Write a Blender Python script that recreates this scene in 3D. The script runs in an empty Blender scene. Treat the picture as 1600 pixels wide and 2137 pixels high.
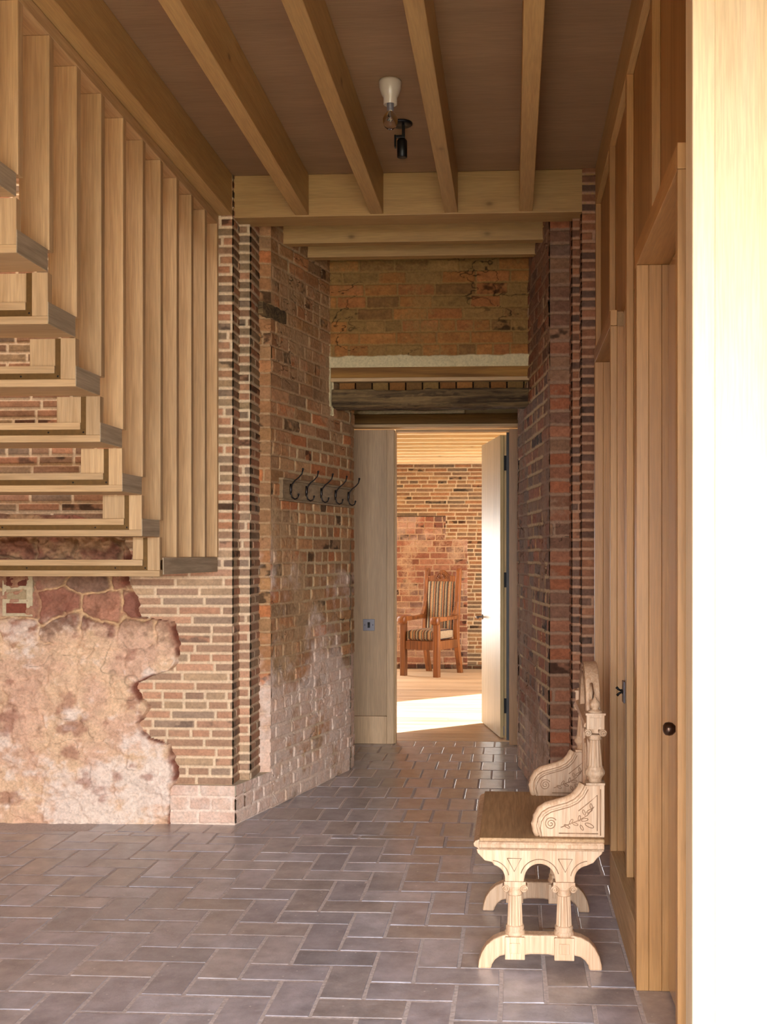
import bpy, math, random
import numpy as np
from mathutils import Vector, Matrix

C = bpy.context.scene.collection
R = random.Random(7)
PI = math.pi

# ------------------------------------------------------------------ camera
YAW = math.atan(.059)
cam_d = bpy.data.cameras.new('camera'); cam = bpy.data.objects.new('camera', cam_d); C.objects.link(cam)
cam.location = (0, 0, 1.42); cam.rotation_euler = (PI/2, 0, YAW)
cam_d.sensor_fit = 'VERTICAL'; cam_d.sensor_height = 36.0; cam_d.sensor_width = 36.0
cam_d.lens = 2373/2137*36
cam_d.shift_x = -129/2137; cam_d.shift_y = 89.5/2137
cam_d.clip_start = .05
bpy.context.scene.camera = cam
vs = bpy.context.scene.view_settings
vs.view_transform = 'Standard'; vs.look = 'None'; vs.gamma = 1.0; vs.use_curve_mapping = False
vs.exposure = 0.34

# ------------------------------------------------------------------ world and lamps
W = bpy.data.worlds.new('world'); bpy.context.scene.world = W; W.use_nodes = True
bg = W.node_tree.nodes['Background']; bg.inputs[0].default_value = (.62, .78, 1.0, 1); bg.inputs[1].default_value = 1.0

def area(name, loc, target, sx, sy, power, col, spread=180):
    l = bpy.data.lights.new(name, 'AREA'); l.shape = 'RECTANGLE'; l.size = sx; l.size_y = sy
    l.energy = power; l.color = col; l.spread = math.radians(spread)
    o = bpy.data.objects.new(name, l); C.objects.link(o); o.location = loc
    d = Vector(target) - Vector(loc); o.rotation_euler = d.to_track_quat('-Z', 'Y').to_euler()
    return o
# daylight coming in through the glazed opening behind the camera
# outside the glazed garden doors: bright sky above, added warm fill lamp below for garden bounce
area('daylight_sky', (.3, -4.3, 2.85), (.0, 0, 1.9), 5.2, 2.7, 3000, (.93, .95, 1.0))
area('garden_fill', (.3, -3.6, .75), (-.2, 4.5, 1.2), 4.6, 1.3, 120, (1.0, .84, .56))
area('daylight_stairwell', (-2.45, 4.6, 5.1), (-2.45, 5.2, 2), 1.2, 1.2, 60, (1.0, .93, .88))
area('daylight_far_window', (-2.6, 14.0, 1.05), (-.6, 8.6, .1), 1.5, 1.5, 74, (1.0, .975, .93))
area('daylight_far_side_window', (1.9, 12.6, 1.4), (-1.0, 11.5, .9), 1.9, 1.9, 85, (1.0, .97, .92))
sl = bpy.data.lights.new('sun', 'SUN'); sl.energy = 26; sl.angle = math.radians(.8); sl.color = (1.0, .93, .82)
sun = bpy.data.objects.new('sun', sl); C.objects.link(sun)
el = math.radians(27); sd = Vector((-.76*math.cos(el), -.65*math.cos(el), -math.sin(el)))
sun.rotation_euler = sd.to_track_quat('-Z', 'Y').to_euler(); sun.location = (6, 18, 6)

# ------------------------------------------------------------------ helpers
def lin(r, g, b):
    f = lambda c: ((c/255)/12.92 if c/255 <= .04045 else (((c/255)+.055)/1.055)**2.4)
    return (f(r), f(g), f(b))

class MB:
    def __init__(s): s.v = []; s.f = []; s.c = []; s.sm = []
    def add(s, vs_, fs, col=(1, 1, 1), smooth=False):
        n = len(s.v); s.v += [tuple(p) for p in vs_]
        for q in fs: s.f.append(tuple(n+i for i in q)); s.c.append(col); s.sm.append(smooth)
        return s
    def box(s, x0, x1, y0, y1, z0, z1, col=(1, 1, 1), M=None):
        p = [(x0,y0,z0),(x1,y0,z0),(x1,y1,z0),(x0,y1,z0),(x0,y0,z1),(x1,y0,z1),(x1,y1,z1),(x0,y1,z1)]
        if M: p = [M @ Vector(q) for q in p]
        return s.add(p, [(0,3,2,1),(4,5,6,7),(0,1,5,4),(1,2,6,5),(2,3,7,6),(3,0,4,7)], col)
    def prism(s, poly, plane, a, b, col=(1, 1, 1), M=None, smooth=False):
        # poly: list of 2D points; plane 'xz' extrudes along y, 'yz' along x, 'xy' along z
        def mk(p, t):
            q = {'xz': (p[0], t, p[1]), 'yz': (t, p[0], p[1]), 'xy': (p[0], p[1], t)}[plane]
            return M @ Vector(q) if M else q
        n = len(poly); P = [mk(p, a) for p in poly] + [mk(p, b) for p in poly]
        area2 = sum(poly[i][0]*poly[(i+1) % n][1]-poly[(i+1) % n][0]*poly[i][1] for i in range(n))
        flip = (area2 > 0) ^ (plane == 'xz')      # orientation of the 'a' cap
        A = list(range(n)); B = list(range(n, 2*n))
        sides = [(i, (i+1) % n, n+(i+1) % n, n+i) for i in range(n)]
        if (b > a) == flip:
            s.add(P, [tuple(reversed(A)), tuple(B)] , col)
            k = len(s.v)-2*n
            for q in sides: s.f.append(tuple(k+i for i in q)); s.c.append(col); s.sm.append(smooth)
        else:
            s.add(P, [tuple(A), tuple(reversed(B))], col)
            k = len(s.v)-2*n
            for q in sides: s.f.append(tuple(k+i for i in reversed(q))); s.c.append(col); s.sm.append(smooth)
        return s
    def lathe(s, prof, c, seg=24, col=(1, 1, 1), flute=0, fl_depth=0, M=None, smooth=True):
        # prof: (radius, z) from bottom to top around the vertical axis at c=(x,y)
        P = []; F = []
        for r, z in prof:
            for k in range(seg):
                a = 2*PI*k/seg; rr = r
                if flute and 0 < fl_depth: rr = r - (fl_depth if k % 2 else 0)*min(1, r/.001)
                q = (c[0]+rr*math.cos(a), c[1]+rr*math.sin(a), z); P.append(M @ Vector(q) if M else q)
        for i in range(len(prof)-1):
            for k in range(seg):
                k2 = (k+1) % seg; F.append((i*seg+k, i*seg+k2, (i+1)*seg+k2, (i+1)*seg+k))
        F.append(tuple(reversed(range(seg)))); F.append(tuple(range((len(prof)-1)*seg, len(prof)*seg)))
        return s.add(P, F, col, smooth)
    def tube(s, path, rad, seg=10, col=(1, 1, 1)):
        path = [Vector(p) for p in path]; n = len(path)
        rs = rad if isinstance(rad, (list, tuple)) else [rad]*n
        P = []; F = []; up = Vector((.13, .21, .97)).normalized()
        for i, p in enumerate(path):
            t = (path[min(i+1, n-1)]-path[max(i-1, 0)]).normalized()
            a = t.cross(up)
            if a.length < .1: a = t.cross(Vector((1, 0, 0)))
            a.normalize(); b = t.cross(a).normalized()
            for k in range(seg):
                an = 2*PI*k/seg; P.append(p + (a*math.cos(an)+b*math.sin(an))*rs[i])
        for i in range(n-1):
            for k in range(seg):
                k2 = (k+1) % seg; F.append((i*seg+k, i*seg+k2, (i+1)*seg+k2, (i+1)*seg+k))
        F.append(tuple(reversed(range(seg)))); F.append(tuple(range((n-1)*seg, n*seg)))
        return s.add(P, F, col, True)
    def ball(s, c, r, seg=14, rings=8, col=(1, 1, 1), sc=(1, 1, 1)):
        prof = [(max(1e-4, r*math.sin(PI*i/rings)), -r*math.cos(PI*i/rings)) for i in range(rings+1)]
        M = Matrix.Translation(c) @ Matrix.Diagonal((sc[0], sc[1], sc[2], 1))
        return s.lathe(prof, (0, 0), seg, col, M=M)
    def obj(s, name, mat, parent=None, bevel=0, seg=2, local=False, shade=None):
        m = bpy.data.meshes.new(name); m.from_pydata(s.v, [], s.f); m.update()
        at = m.color_attributes.new('Col', 'FLOAT_COLOR', 'CORNER')
        cc = []
        for poly, c in zip(s.f, s.c): cc += [c[0], c[1], c[2], 1.0]*len(poly)
        at.data.foreach_set('color', cc)
        m.polygons.foreach_set('use_smooth', s.sm if shade is None else [shade]*len(s.f))
        m.materials.append(mat)
        o = bpy.data.objects.new(name, m); C.objects.link(o)
        if parent:
            o.parent = parent
            if not local: o.matrix_parent_inverse = pm(parent).inverted()
        if bevel:
            b = o.modifiers.new('bevel', 'BEVEL'); b.width = bevel; b.segments = seg; b.limit_method = 'ANGLE'; b.angle_limit = math.radians(40)
            b.harden_normals = False
        return o

def pm(o):
    m = o.matrix_basis.copy()
    if o.parent: m = pm(o.parent) @ o.matrix_parent_inverse @ m
    return m
def tag(o, label=None, cat=None, group=None, kind=None):
    if label: o['label'] = label
    if cat: o['category'] = cat
    if group: o['group'] = group
    if kind: o['kind'] = kind
    return o
def thing(name, label, cat, loc, rz=0, group=None, kind=None):
    o = bpy.data.objects.new(name, None); C.objects.link(o); o.empty_display_size = .1
    o.location = loc; o.rotation_euler = (0, 0, rz)
    return tag(o, label, cat, group, kind)

# ------------------------------------------------------------------ materials
def newmat(name):
    m = bpy.data.materials.new(name); m.use_nodes = True; nt = m.node_tree
    return m, nt, nt.nodes['Principled BSDF']
def N(nt, typ, **kw):
    n = nt.nodes.new(typ)
    for k, v in kw.items(): setattr(n, k, v)
    return n
def mixrgb(nt, fac, a, b, mode='MIX'):
    n = N(nt, 'ShaderNodeMix', data_type='RGBA', blend_type=mode)
    for sock, v in ((0, fac), (6, a), (7, b)):
        if isinstance(v, (int, float)): n.inputs[sock].default_value = v
        elif isinstance(v, (tuple, list)): n.inputs[sock].default_value = (*v[:3], 1)
        else: nt.links.new(v, n.inputs[sock])
    return n.outputs[2]
def ramp(nt, src, stops, interp='LINEAR'):
    n = N(nt, 'ShaderNodeValToRGB'); n.color_ramp.interpolation = interp
    e = n.color_ramp.elements
    while len(e) < len(stops): e.new(.5)
    for k, (p, c) in enumerate(stops):
        e[k].position = p; e[k].color = (*c, 1) if isinstance(c, tuple) else (c, c, c, 1)
    nt.links.new(src, n.inputs[0]); return n.outputs[0]

def wood(name, a, b, axis='z', rough=.55, grain=26, knots=0.0, bump=.12, coat=0, var=.22, strength=1.0):
    """a = light tone, b = darker grain tone (linear rgb); grain runs along axis"""
    m, nt, P = newmat(name)
    tc = N(nt, 'ShaderNodeTexCoord'); oi = N(nt, 'ShaderNodeObjectInfo')
    off = N(nt, 'ShaderNodeVectorMath', operation='SCALE'); off.inputs[0].default_value = (3.1, 7.3, 5.7)
    nt.links.new(oi.outputs['Random'], off.inputs['Scale'])
    ad = N(nt, 'ShaderNodeVectorMath', operation='ADD')
    nt.links.new(tc.outputs['Object'], ad.inputs[0]); nt.links.new(off.outputs[0], ad.inputs[1])
    def coords(long_, cross):
        mp = N(nt, 'ShaderNodeMapping'); s = [cross]*3; s['xyz'.index(axis)] = long_
        mp.inputs['Scale'].default_value = s; nt.links.new(ad.outputs[0], mp.inputs[0]); return mp.outputs[0]
    n1 = N(nt, 'ShaderNodeTexNoise'); n1.inputs['Scale'].default_value = 1; n1.inputs['Detail'].default_value = 4; n1.inputs['Distortion'].default_value = 1.6
    nt.links.new(coords(grain*.05, grain), n1.inputs[0])
    n2 = N(nt, 'ShaderNodeTexNoise'); n2.inputs['Scale'].default_value = 1; n2.inputs['Detail'].default_value = 5
    nt.links.new(coords(9, 190), n2.inputs[0])
    n3 = N(nt, 'ShaderNodeTexNoise'); n3.inputs['Scale'].default_value = 1; n3.inputs['Detail'].default_value = 2
    nt.links.new(coords(.7, 3.0), n3.inputs[0])
    f1 = ramp(nt, n1.outputs[0], [(.36, 0.0), (.66, strength)])
    c = mixrgb(nt, f1, a, b)
    f2 = ramp(nt, n2.outputs[0], [(.38, .80), (.62, 1.10)])
    c = mixrgb(nt, .55, c, f2, 'MULTIPLY')
    f3 = ramp(nt, n3.outputs[0], [(.3, 1-var), (.7, 1+var*.5)])
    c = mixrgb(nt, 1.0, c, f3, 'MULTIPLY')
    rv = N(nt, 'ShaderNodeMapRange'); rv.inputs[3].default_value = .88; rv.inputs[4].default_value = 1.1
    nt.links.new(oi.outputs['Random'], rv.inputs[0])
    hv = N(nt, 'ShaderNodeHueSaturation'); nt.links.new(c, hv.inputs['Color']); nt.links.new(rv.outputs[0], hv.inputs['Value']); c = hv.outputs[0]
    if knots:
        vo = N(nt, 'ShaderNodeTexVoronoi'); vo.inputs['Scale'].default_value = 1; nt.links.new(coords(3.2, 5.2), vo.inputs[0])
        kn = ramp(nt, vo.outputs['Distance'], [(0.0, knots), (.045, knots*.8), (.09, .18*knots), (.16, 0.0)])
        c = mixrgb(nt, kn, c, (b[0]*.22, b[1]*.17, b[2]*.12))
    nt.links.new(c, P.inputs['Base Color'])
    P.inputs['Roughness'].default_value = rough
    if coat: P.inputs['Coat Weight'].default_value = coat; P.inputs['Coat Roughness'].default_value = .12
    bp = N(nt, 'ShaderNodeBump'); bp.inputs['Strength'].default_value = bump; bp.inputs['Distance'].default_value = .004
    nt.links.new(n2.outputs[0], bp.inputs['Height']); nt.links.new(bp.outputs[0], P.inputs['Normal'])
    return m

def plain(name, col, rough=.5, metal=0, noise=0, bump=0, nscale=40):
    m, nt, P = newmat(name); P.inputs['Roughness'].default_value = rough; P.inputs['Metallic'].default_value = metal
    P.inputs['Base Color'].default_value = (*col, 1)
    if noise or bump:
        tc = N(nt, 'ShaderNodeTexCoord'); n = N(nt, 'ShaderNodeTexNoise'); n.inputs['Scale'].default_value = nscale; n.inputs['Detail'].default_value = 5
        nt.links.new(tc.outputs['Object'], n.inputs[0])
        f = ramp(nt, n.outputs[0], [(.3, 1-noise), (.7, 1+noise)])
        nt.links.new(mixrgb(nt, 1.0, col, f, 'MULTIPLY'), P.inputs['Base Color'])
        if bump:
            bp = N(nt, 'ShaderNodeBump'); bp.inputs['Strength'].default_value = bump; bp.inputs['Distance'].default_value = .004
            nt.links.new(n.outputs[0], bp.inputs['Height']); nt.links.new(bp.outputs[0], P.inputs['Normal'])
    return m

def masonry(name, rough=.92, detail=.34, bump=.3):
    m, nt, P = newmat(name); P.inputs['Roughness'].default_value = rough
    P.inputs['Specular IOR Level'].default_value = .25
    at = N(nt, 'ShaderNodeAttribute', attribute_name='Col'); tc = N(nt, 'ShaderNodeTexCoord')
    n = N(nt, 'ShaderNodeTexNoise'); n.inputs['Scale'].default_value = 75; n.inputs['Detail'].default_value = 8; n.inputs['Roughness'].default_value = .7
    nt.links.new(tc.outputs['Object'], n.inputs[0])
    f = ramp(nt, n.outputs[0], [(.3, 1-detail*.75), (.5, 1.0), (.72, 1+detail*.6)])
    c = mixrgb(nt, 1.0, at.outputs['Color'], f, 'MULTIPLY')
    nt.links.new(c, P.inputs['Base Color'])
    n2 = N(nt, 'ShaderNodeTexNoise'); n2.inputs['Scale'].default_value = 260; n2.inputs['Detail'].default_value = 4
    nt.links.new(tc.outputs['Object'], n2.inputs[0])
    ad = N(nt, 'ShaderNodeMath', operation='ADD'); nt.links.new(n.outputs[0], ad.inputs[0]); nt.links.new(n2.outputs[0], ad.inputs[1])
    bp = N(nt, 'ShaderNodeBump'); bp.inputs['Strength'].default_value = bump; bp.inputs['Distance'].default_value = .004
    nt.links.new(ad.outputs[0], bp.inputs['Height']); nt.links.new(bp.outputs[0], P.inputs['Normal'])
    return m

def tilemat(name):
    m, nt, P = newmat(name)
    at = N(nt, 'ShaderNodeAttribute', attribute_name='Col'); tc = N(nt, 'ShaderNodeTexCoord')
    n = N(nt, 'ShaderNodeTexNoise'); n.inputs['Scale'].default_value = 9; n.inputs['Detail'].default_value = 8; n.inputs['Roughness'].default_value = .62
    nt.links.new(tc.outputs['Object'], n.inputs[0])
    c = mixrgb(nt, 1.0, at.outputs['Color'], ramp(nt, n.outputs[0], [(.3, .66), (.7, 1.32)]), 'MULTIPLY')
    n2 = N(nt, 'ShaderNodeTexNoise'); n2.inputs['Scale'].default_value = 34; n2.inputs['Detail'].default_value = 9; n2.inputs['Roughness'].default_value = .75
    nt.links.new(tc.outputs['Object'], n2.inputs[0])
    c = mixrgb(nt, ramp(nt, n2.outputs[0], [(.52, 0.0), (.72, .55)]), c, lin(190, 183, 184))
    vo = N(nt, 'ShaderNodeTexVoronoi'); vo.inputs['Scale'].default_value = 17; nt.links.new(tc.outputs['Object'], vo.inputs[0])
    c = mixrgb(nt, ramp(nt, vo.outputs['Distance'], [(.03, .75), (.085, 0.0)]), c, lin(222, 215, 210))
    nt.links.new(c, P.inputs['Base Color'])
    nt.links.new(ramp(nt, n2.outputs[0], [(.35, .30), (.65, .50)]), P.inputs['Roughness'])
    P.inputs['Specular IOR Level'].default_value = .6
    P.inputs['Coat Weight'].default_value = .6; P.inputs['Coat Roughness'].default_value = .24
    bp = N(nt, 'ShaderNodeBump'); bp.inputs['Strength'].default_value = .25; bp.inputs['Distance'].default_value = .003
    nt.links.new(n2.outputs[0], bp.inputs['Height'])
    b2 = N(nt, 'ShaderNodeBump'); b2.inputs['Strength'].default_value = .5; b2.inputs['Distance'].default_value = .006
    nt.links.new(n.outputs[0], b2.inputs['Height']); nt.links.new(bp.outputs[0], b2.inputs['Normal'])
    nt.links.new(b2.outputs[0], P.inputs['Normal'])
    return m

def stripes(name):
    m, nt, P = newmat(name); P.inputs['Roughness'].default_value = .95
    tc = N(nt, 'ShaderNodeTexCoord'); sp = N(nt, 'ShaderNodeSeparateXYZ'); nt.links.new(tc.outputs['Object'], sp.inputs[0])
    ns = N(nt, 'ShaderNodeTexNoise'); ns.inputs['Scale'].default_value = 120; ns.inputs['Detail'].default_value = 4; nt.links.new(tc.outputs['Object'], ns.inputs[0])
    a = N(nt, 'ShaderNodeMath', operation='MULTIPLY_ADD'); a.inputs[1].default_value = .012; nt.links.new(ns.outputs[0], a.inputs[0]); nt.links.new(sp.outputs[0], a.inputs[2])
    d = N(nt, 'ShaderNodeMath', operation='DIVIDE'); d.inputs[1].default_value = .118; nt.links.new(a.outputs[0], d.inputs[0])
    f = N(nt, 'ShaderNodeMath', operation='FRACT'); nt.links.new(d.outputs[0], f.inputs[0])
    c = ramp(nt, f.outputs[0], [(0, lin(176, 148, 112)), (.16, lin(104, 100, 92)), (.28, lin(160, 112, 78)), (.44, lin(66, 52, 48)), (.56, lin(176, 150, 118)), (.66, lin(120, 116, 104)), (.78, lin(70, 52, 44)), (.90, lin(168, 120, 84))], 'CONSTANT')
    c = mixrgb(nt, .8, c, ramp(nt, ns.outputs[0], [(.3, .6), (.7, 1.3)]), 'MULTIPLY')
    nt.links.new(c, P.inputs['Base Color'])
    return m

OAK = (lin(196, 162, 118), lin(164, 128, 84))
PINE = (lin(192, 154, 98), lin(170, 130, 78))
M = {}
for ax in 'xyz':
    M['oak_'+ax] = wood('oak_'+ax, *OAK, axis=ax, grain=34, rough=.6, bump=.2, strength=.6, var=.14)
    M['pine_'+ax] = wood('pine_'+ax, *PINE, axis=ax, grain=16, rough=.5, knots=.8, bump=.08, strength=.55, var=.14)
    M['ply_'+ax] = wood('ply_'+ax, lin(184, 136, 80), lin(160, 112, 60), axis=ax, grain=9, rough=.45, bump=.06, var=.12)
M['batten'] = wood('batten_wood', lin(186, 140, 86), lin(162, 116, 66), axis='z', grain=16, rough=.5, knots=.6, bump=.06, strength=.6, var=.14)
M['ceil_ply'] = wood('ceiling_ply', lin(160, 126, 92), lin(146, 112, 80), axis='x', grain=3.5, rough=.7, bump=.05, var=.1, strength=.5)
M['door_wood'] = wood('door_wood', lin(194, 172, 126), lin(180, 156, 108), axis='z', grain=9, rough=.42, bump=.05, var=.1, knots=0)
M['screen_ply'] = wood('screen_ply', lin(200, 166, 126), lin(180, 146, 106), axis='z', grain=9, rough=.5, bump=.05, var=.15)
M['end_panel'] = wood('end_panel', lin(230, 206, 168), lin(220, 193, 150), axis='z', grain=9, rough=.5, bump=.05, var=.08)
M['gloss_ply'] = wood('gloss_ply', lin(190, 146, 92), lin(166, 120, 70), axis='z', grain=9, rough=.4, bump=.02, var=.1, coat=1.0)
M['old_lintel'] = wood('old_lintel', lin(168, 122, 60), lin(96, 64, 32), axis='x', grain=7, rough=.9, bump=.6, var=.5, strength=1.0)
M['old_beam'] = wood('old_beam', lin(128, 104, 68), lin(60, 44, 28), axis='x', grain=24, rough=.95, bump=1.0, var=.5)
M['limed_oak'] = wood('limed_oak', lin(216, 184, 152), lin(190, 150, 114), axis='z', grain=44, rough=.6, bump=.4, var=.28, strength=.8)
M['carve_dark'] = wood('carved_lines', lin(160, 126, 96), lin(130, 98, 72), axis='z', grain=40, rough=.7, bump=.3)  # darker tone for the carved and incised lines
M['limed_seat'] = wood('limed_seat', lin(180, 146, 106), lin(146, 112, 74), axis='y', grain=60, rough=.6, bump=.5, var=.25, strength=.7)
M['chair_oak'] = wood('chair_oak', lin(150, 90, 42), lin(104, 56, 24), axis='z', grain=20, rough=.38, bump=.1, var=.3)
M['brass'] = plain('bronze_strip', lin(104, 76, 36), .5, .55, .15, .05, 60)
M['iron'] = plain('dark_iron', lin(46, 40, 38), .35, .8)
M['black'] = plain('black_metal', lin(18, 17, 20), .45, .3)
M['steel'] = plain('brushed_steel', lin(120, 116, 122), .5, .3, .06, .02, 200)
M['knob'] = plain('bronze_knob', lin(86, 66, 54), .3, .9)
M['porcelain'] = plain('porcelain', lin(205, 190, 170), .25)
M['mortar'] = plain('lime_mortar', lin(196, 178, 144), .95, 0, .15, .5, 60)
M['grout'] = plain('grout', lin(190, 178, 174), .9, 0, .2, .5, 70)
M['plaster'] = plain('plaster', lin(214, 200, 176), .9, 0, .05, .1)
M['stair_dark'] = wood('stair_end_grain', lin(178, 158, 130), lin(150, 132, 106), axis='y', grain=26, rough=.6, bump=.2)
M['far_wood'] = wood('far_room_pine', lin(232, 208, 168), lin(214, 182, 138), axis='x', grain=12, rough=.5, knots=.5, bump=.05, var=.08, strength=.6)
M['boards'] = wood('floor_boards', lin(214, 184, 150), lin(186, 150, 114), axis='x', grain=14, rough=.5, bump=.06)
M['grass'] = plain('grass', lin(110, 120, 60), .9, 0, .3, .5, 30)
M['masonry'] = masonry('masonry')
M['tile'] = tilemat('floor_tile')
M['stripes'] = stripes('striped_fabric')
mg, nt, P = newmat('clear_glass'); P.inputs['Transmission Weight'].default_value = 1; P.inputs['Roughness'].default_value = .02; P.inputs['IOR'].default_value = 1.3
P.inputs['Base Color'].default_value = (.95, .93, .9, 1); M['glass'] = mg

# ------------------------------------------------------------------ masonry height fields
def hsh(ix, iy, s):
    n = np.sin(ix*127.1 + iy*311.7 + s*74.73)*43758.5453
    return n - np.floor(n)
def vn(x, y, s=0):
    ix = np.floor(x); iy = np.floor(y); fx = x-ix; fy = y-iy
    fx = fx*fx*(3-2*fx); fy = fy*fy*(3-2*fy)
    a = hsh(ix, iy, s); b = hsh(ix+1, iy, s); c = hsh(ix, iy+1, s); d = hsh(ix+1, iy+1, s)
    return (a*(1-fx)+b*fx)*(1-fy) + (c*(1-fx)+d*fx)*fy
def fbm(x, y, s=0, o=4):
    t = 0; a = .5; tot = 0
    for k in range(o): t = t + a*vn(x*2**k, y*2**k, s+k*13); tot += a; a *= .5
    return t/tot
def sstep(a, b, x):
    t = np.clip((x-a)/(b-a), 0, 1); return t*t*(3-2*t)

def bricks(u, v, course=.075, blen=.225, joint=.009, depth=.008, wob=.004, pal=None, mortar=(.5,.4,.3),
           header=.3, seed=1, smear=.4, rnd=.006, dark=.12, mvar=.12, relief=.003, tone=.16):
    """returns height (out of the wall) and colour for a brick pattern over coordinates u (along), v (up)"""
    uu = u + wob*(fbm(u*9, v*9, seed+5)-.5)*2 + .5*wob*(fbm(u*45, v*45, seed+8, 2)-.5)*2
    vv = v + wob*(fbm(u*4, v*7, seed+9)-.5)*2 + .5*wob*(fbm(u*50, v*50, seed+3, 2)-.5)*2
    row = np.floor(vv/course)
    hr = hsh(row, row*0+3, seed)
    isH = hr < header
    L = np.where(isH, blen*.5, blen*(.92+.16*hsh(row, row*0+9, seed)))
    off = np.where(isH, blen*.25, (row % 2)*blen*.5) + hsh(row, row*0+7, seed)*blen*.22
    x = (uu+off)/L; ci = np.floor(x)
    jit = (hsh(ci, row, seed+2)-.5)*.16; jit2 = (hsh(ci+1, row, seed+2)-.5)*.16
    fx = x-ci
    cross = fx < jit; ci = np.where(cross, ci-1, ci)
    fx = x-ci; l0 = (hsh(ci, row, seed+2)-.5)*.16; l1 = 1+(hsh(ci+1, row, seed+2)-.5)*.16
    over = fx > l1; ci = np.where(over, ci+1, ci); fx = x-ci
    l0 = (hsh(ci, row, seed+2)-.5)*.16; l1 = 1+(hsh(ci+1, row, seed+2)-.5)*.16
    dx = np.minimum(fx-l0, l1-fx)*L - joint/2
    fy = vv/course-row; dy = np.minimum(fy, 1-fy)*course - joint/2
    k = rnd
    d = np.where((dx < k) & (dy < k), k-np.hypot(np.clip(k-dx, 0, None), np.clip(k-dy, 0, None)), np.minimum(dx, dy))
    inside = sstep(-.0015, .0028, d)
    h1 = hsh(ci, row, seed+21); h2_ = hsh(ci, row, seed+31); h3 = hsh(ci, row, seed+41)
    pal = np.array(pal); idx = np.minimum((h1*len(pal)).astype(int), len(pal)-1)
    col = pal[idx]*(1-tone+2*tone*h2_)[..., None]
    m1 = fbm(u*28, v*40, seed+51, 4)
    col = col*(.72+.56*m1)[..., None]
    dk = (h3 < dark)
    burn = sstep(.42, .6, fbm(u*16+3, v*22, seed+61, 3))*dk
    col = col*(1-burn[..., None]*.72)
    mcol = np.array(mortar)[None, None, :]*(1-mvar+2*mvar*fbm(u*30, v*30, seed+71, 3))[..., None]
    sm = sstep(1-smear-.12, 1-smear+.14, fbm(u*5, v*6, seed+81, 5)*.75+.25*fbm(u*60, v*60, seed+85, 2))
    cov = inside*(1-.75*sm)
    c = mcol*(1-cov[..., None]) + col*cov[..., None]
    h = depth*inside*(1-.55*sm) + inside*(h2_-.5)*relief*2 + (m1-.5)*relief*1.4*inside + (fbm(u*70, v*70, seed+91, 2)-.5)*.0022
    return h, c

def stones(u, v, seed=3, scale=.20):
    """rubble stonework: warped cells with mortar smeared between"""
    a = u + .05*(fbm(u*6, v*6, seed)-.5)*2 + .012*(fbm(u*30, v*30, seed+2)-.5)*2
    b = v + .04*(fbm(u*6+9, v*6, seed+4)-.5)*2 + .012*(fbm(u*30, v*30, seed+6)-.5)*2
    x = a/(scale*1.35); y = b/scale*1.1
    ix = np.floor(x); iy = np.floor(y); f1 = np.full(x.shape, 9.); f2 = f1.copy(); idx = np.zeros(x.shape)
    for i in (-1, 0, 1):
        for j in (-1, 0, 1):
            cx = ix+i; cy = iy+j
            px = cx+.2+.6*hsh(cx, cy, seed+11); py = cy+.25+.5*hsh(cx, cy, seed+12)
            d = np.hypot(x-px, y-py); near = d < f1
            f2 = np.where(near, f1, np.minimum(f2, d)); idx = np.where(near, hsh(cx, cy, seed+13), idx); f1 = np.where(near, d, f1)
    return f2-f1, idx

def sheet(name, mat, P0, U, length, z0, z1, nrm, res, fn, parent=None, mask=None):
    """vertical wall surface: P0 start (x,y), U direction (x,y); fn(u,v)->height,col"""
    nu = max(2, int(round(length/res))+1); nv = max(2, int(round((z1-z0)/res))+1)
    u = np.linspace(0, length, nu); v = np.linspace(z0, z1, nv); uu, vv = np.meshgrid(u, v)
    h, col = fn(uu, vv)
    X = P0[0]+U[0]*uu+nrm[0]*h; Y = P0[1]+U[1]*uu+nrm[1]*h
    co = np.stack([X, Y, vv], -1).reshape(-1, 3)
    i = np.arange(nu*nv).reshape(nv, nu)
    a = i[:-1, :-1]; b = i[:-1, 1:]; c = i[1:, 1:]; d = i[1:, :-1]
    # orient faces towards nrm
    flip = (U[1]*nrm[0]-U[0]*nrm[1]) < 0        # (U x Z).n
    F = np.stack([a, b, c, d] if not flip else [a, d, c, b], -1).reshape(-1, 4)
    if mask is not None:
        mk = mask(uu, vv); keep = (mk[:-1, :-1] & mk[1:, 1:] & mk[:-1, 1:] & mk[1:, :-1]).reshape(-1); F = F[keep]
    me = bpy.data.meshes.new(name); nf = len(F)
    me.vertices.add(len(co)); me.vertices.foreach_set('co', co.astype(np.float32).ravel())
    me.loops.add(nf*4); me.loops.foreach_set('vertex_index', F.astype(np.int32).ravel())
    me.polygons.add(nf); me.polygons.foreach_set('loop_start', np.arange(nf, dtype=np.int32)*4)
    me.update(calc_edges=True)
    me.polygons.foreach_set('use_smooth', np.ones(nf, dtype=bool))
    at = me.color_attributes.new('Col', 'FLOAT_COLOR', 'POINT')
    cc = np.ones((len(co), 4), dtype=np.float32); cc[:, :3] = np.clip(col.reshape(-1, 3), 0.004, .95)
    at.data.foreach_set('color', cc.ravel())
    me.materials.append(mat)
    o = bpy.data.objects.new(name, me); C.objects.link(o)
    if parent: o.parent = parent
    return o

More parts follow.
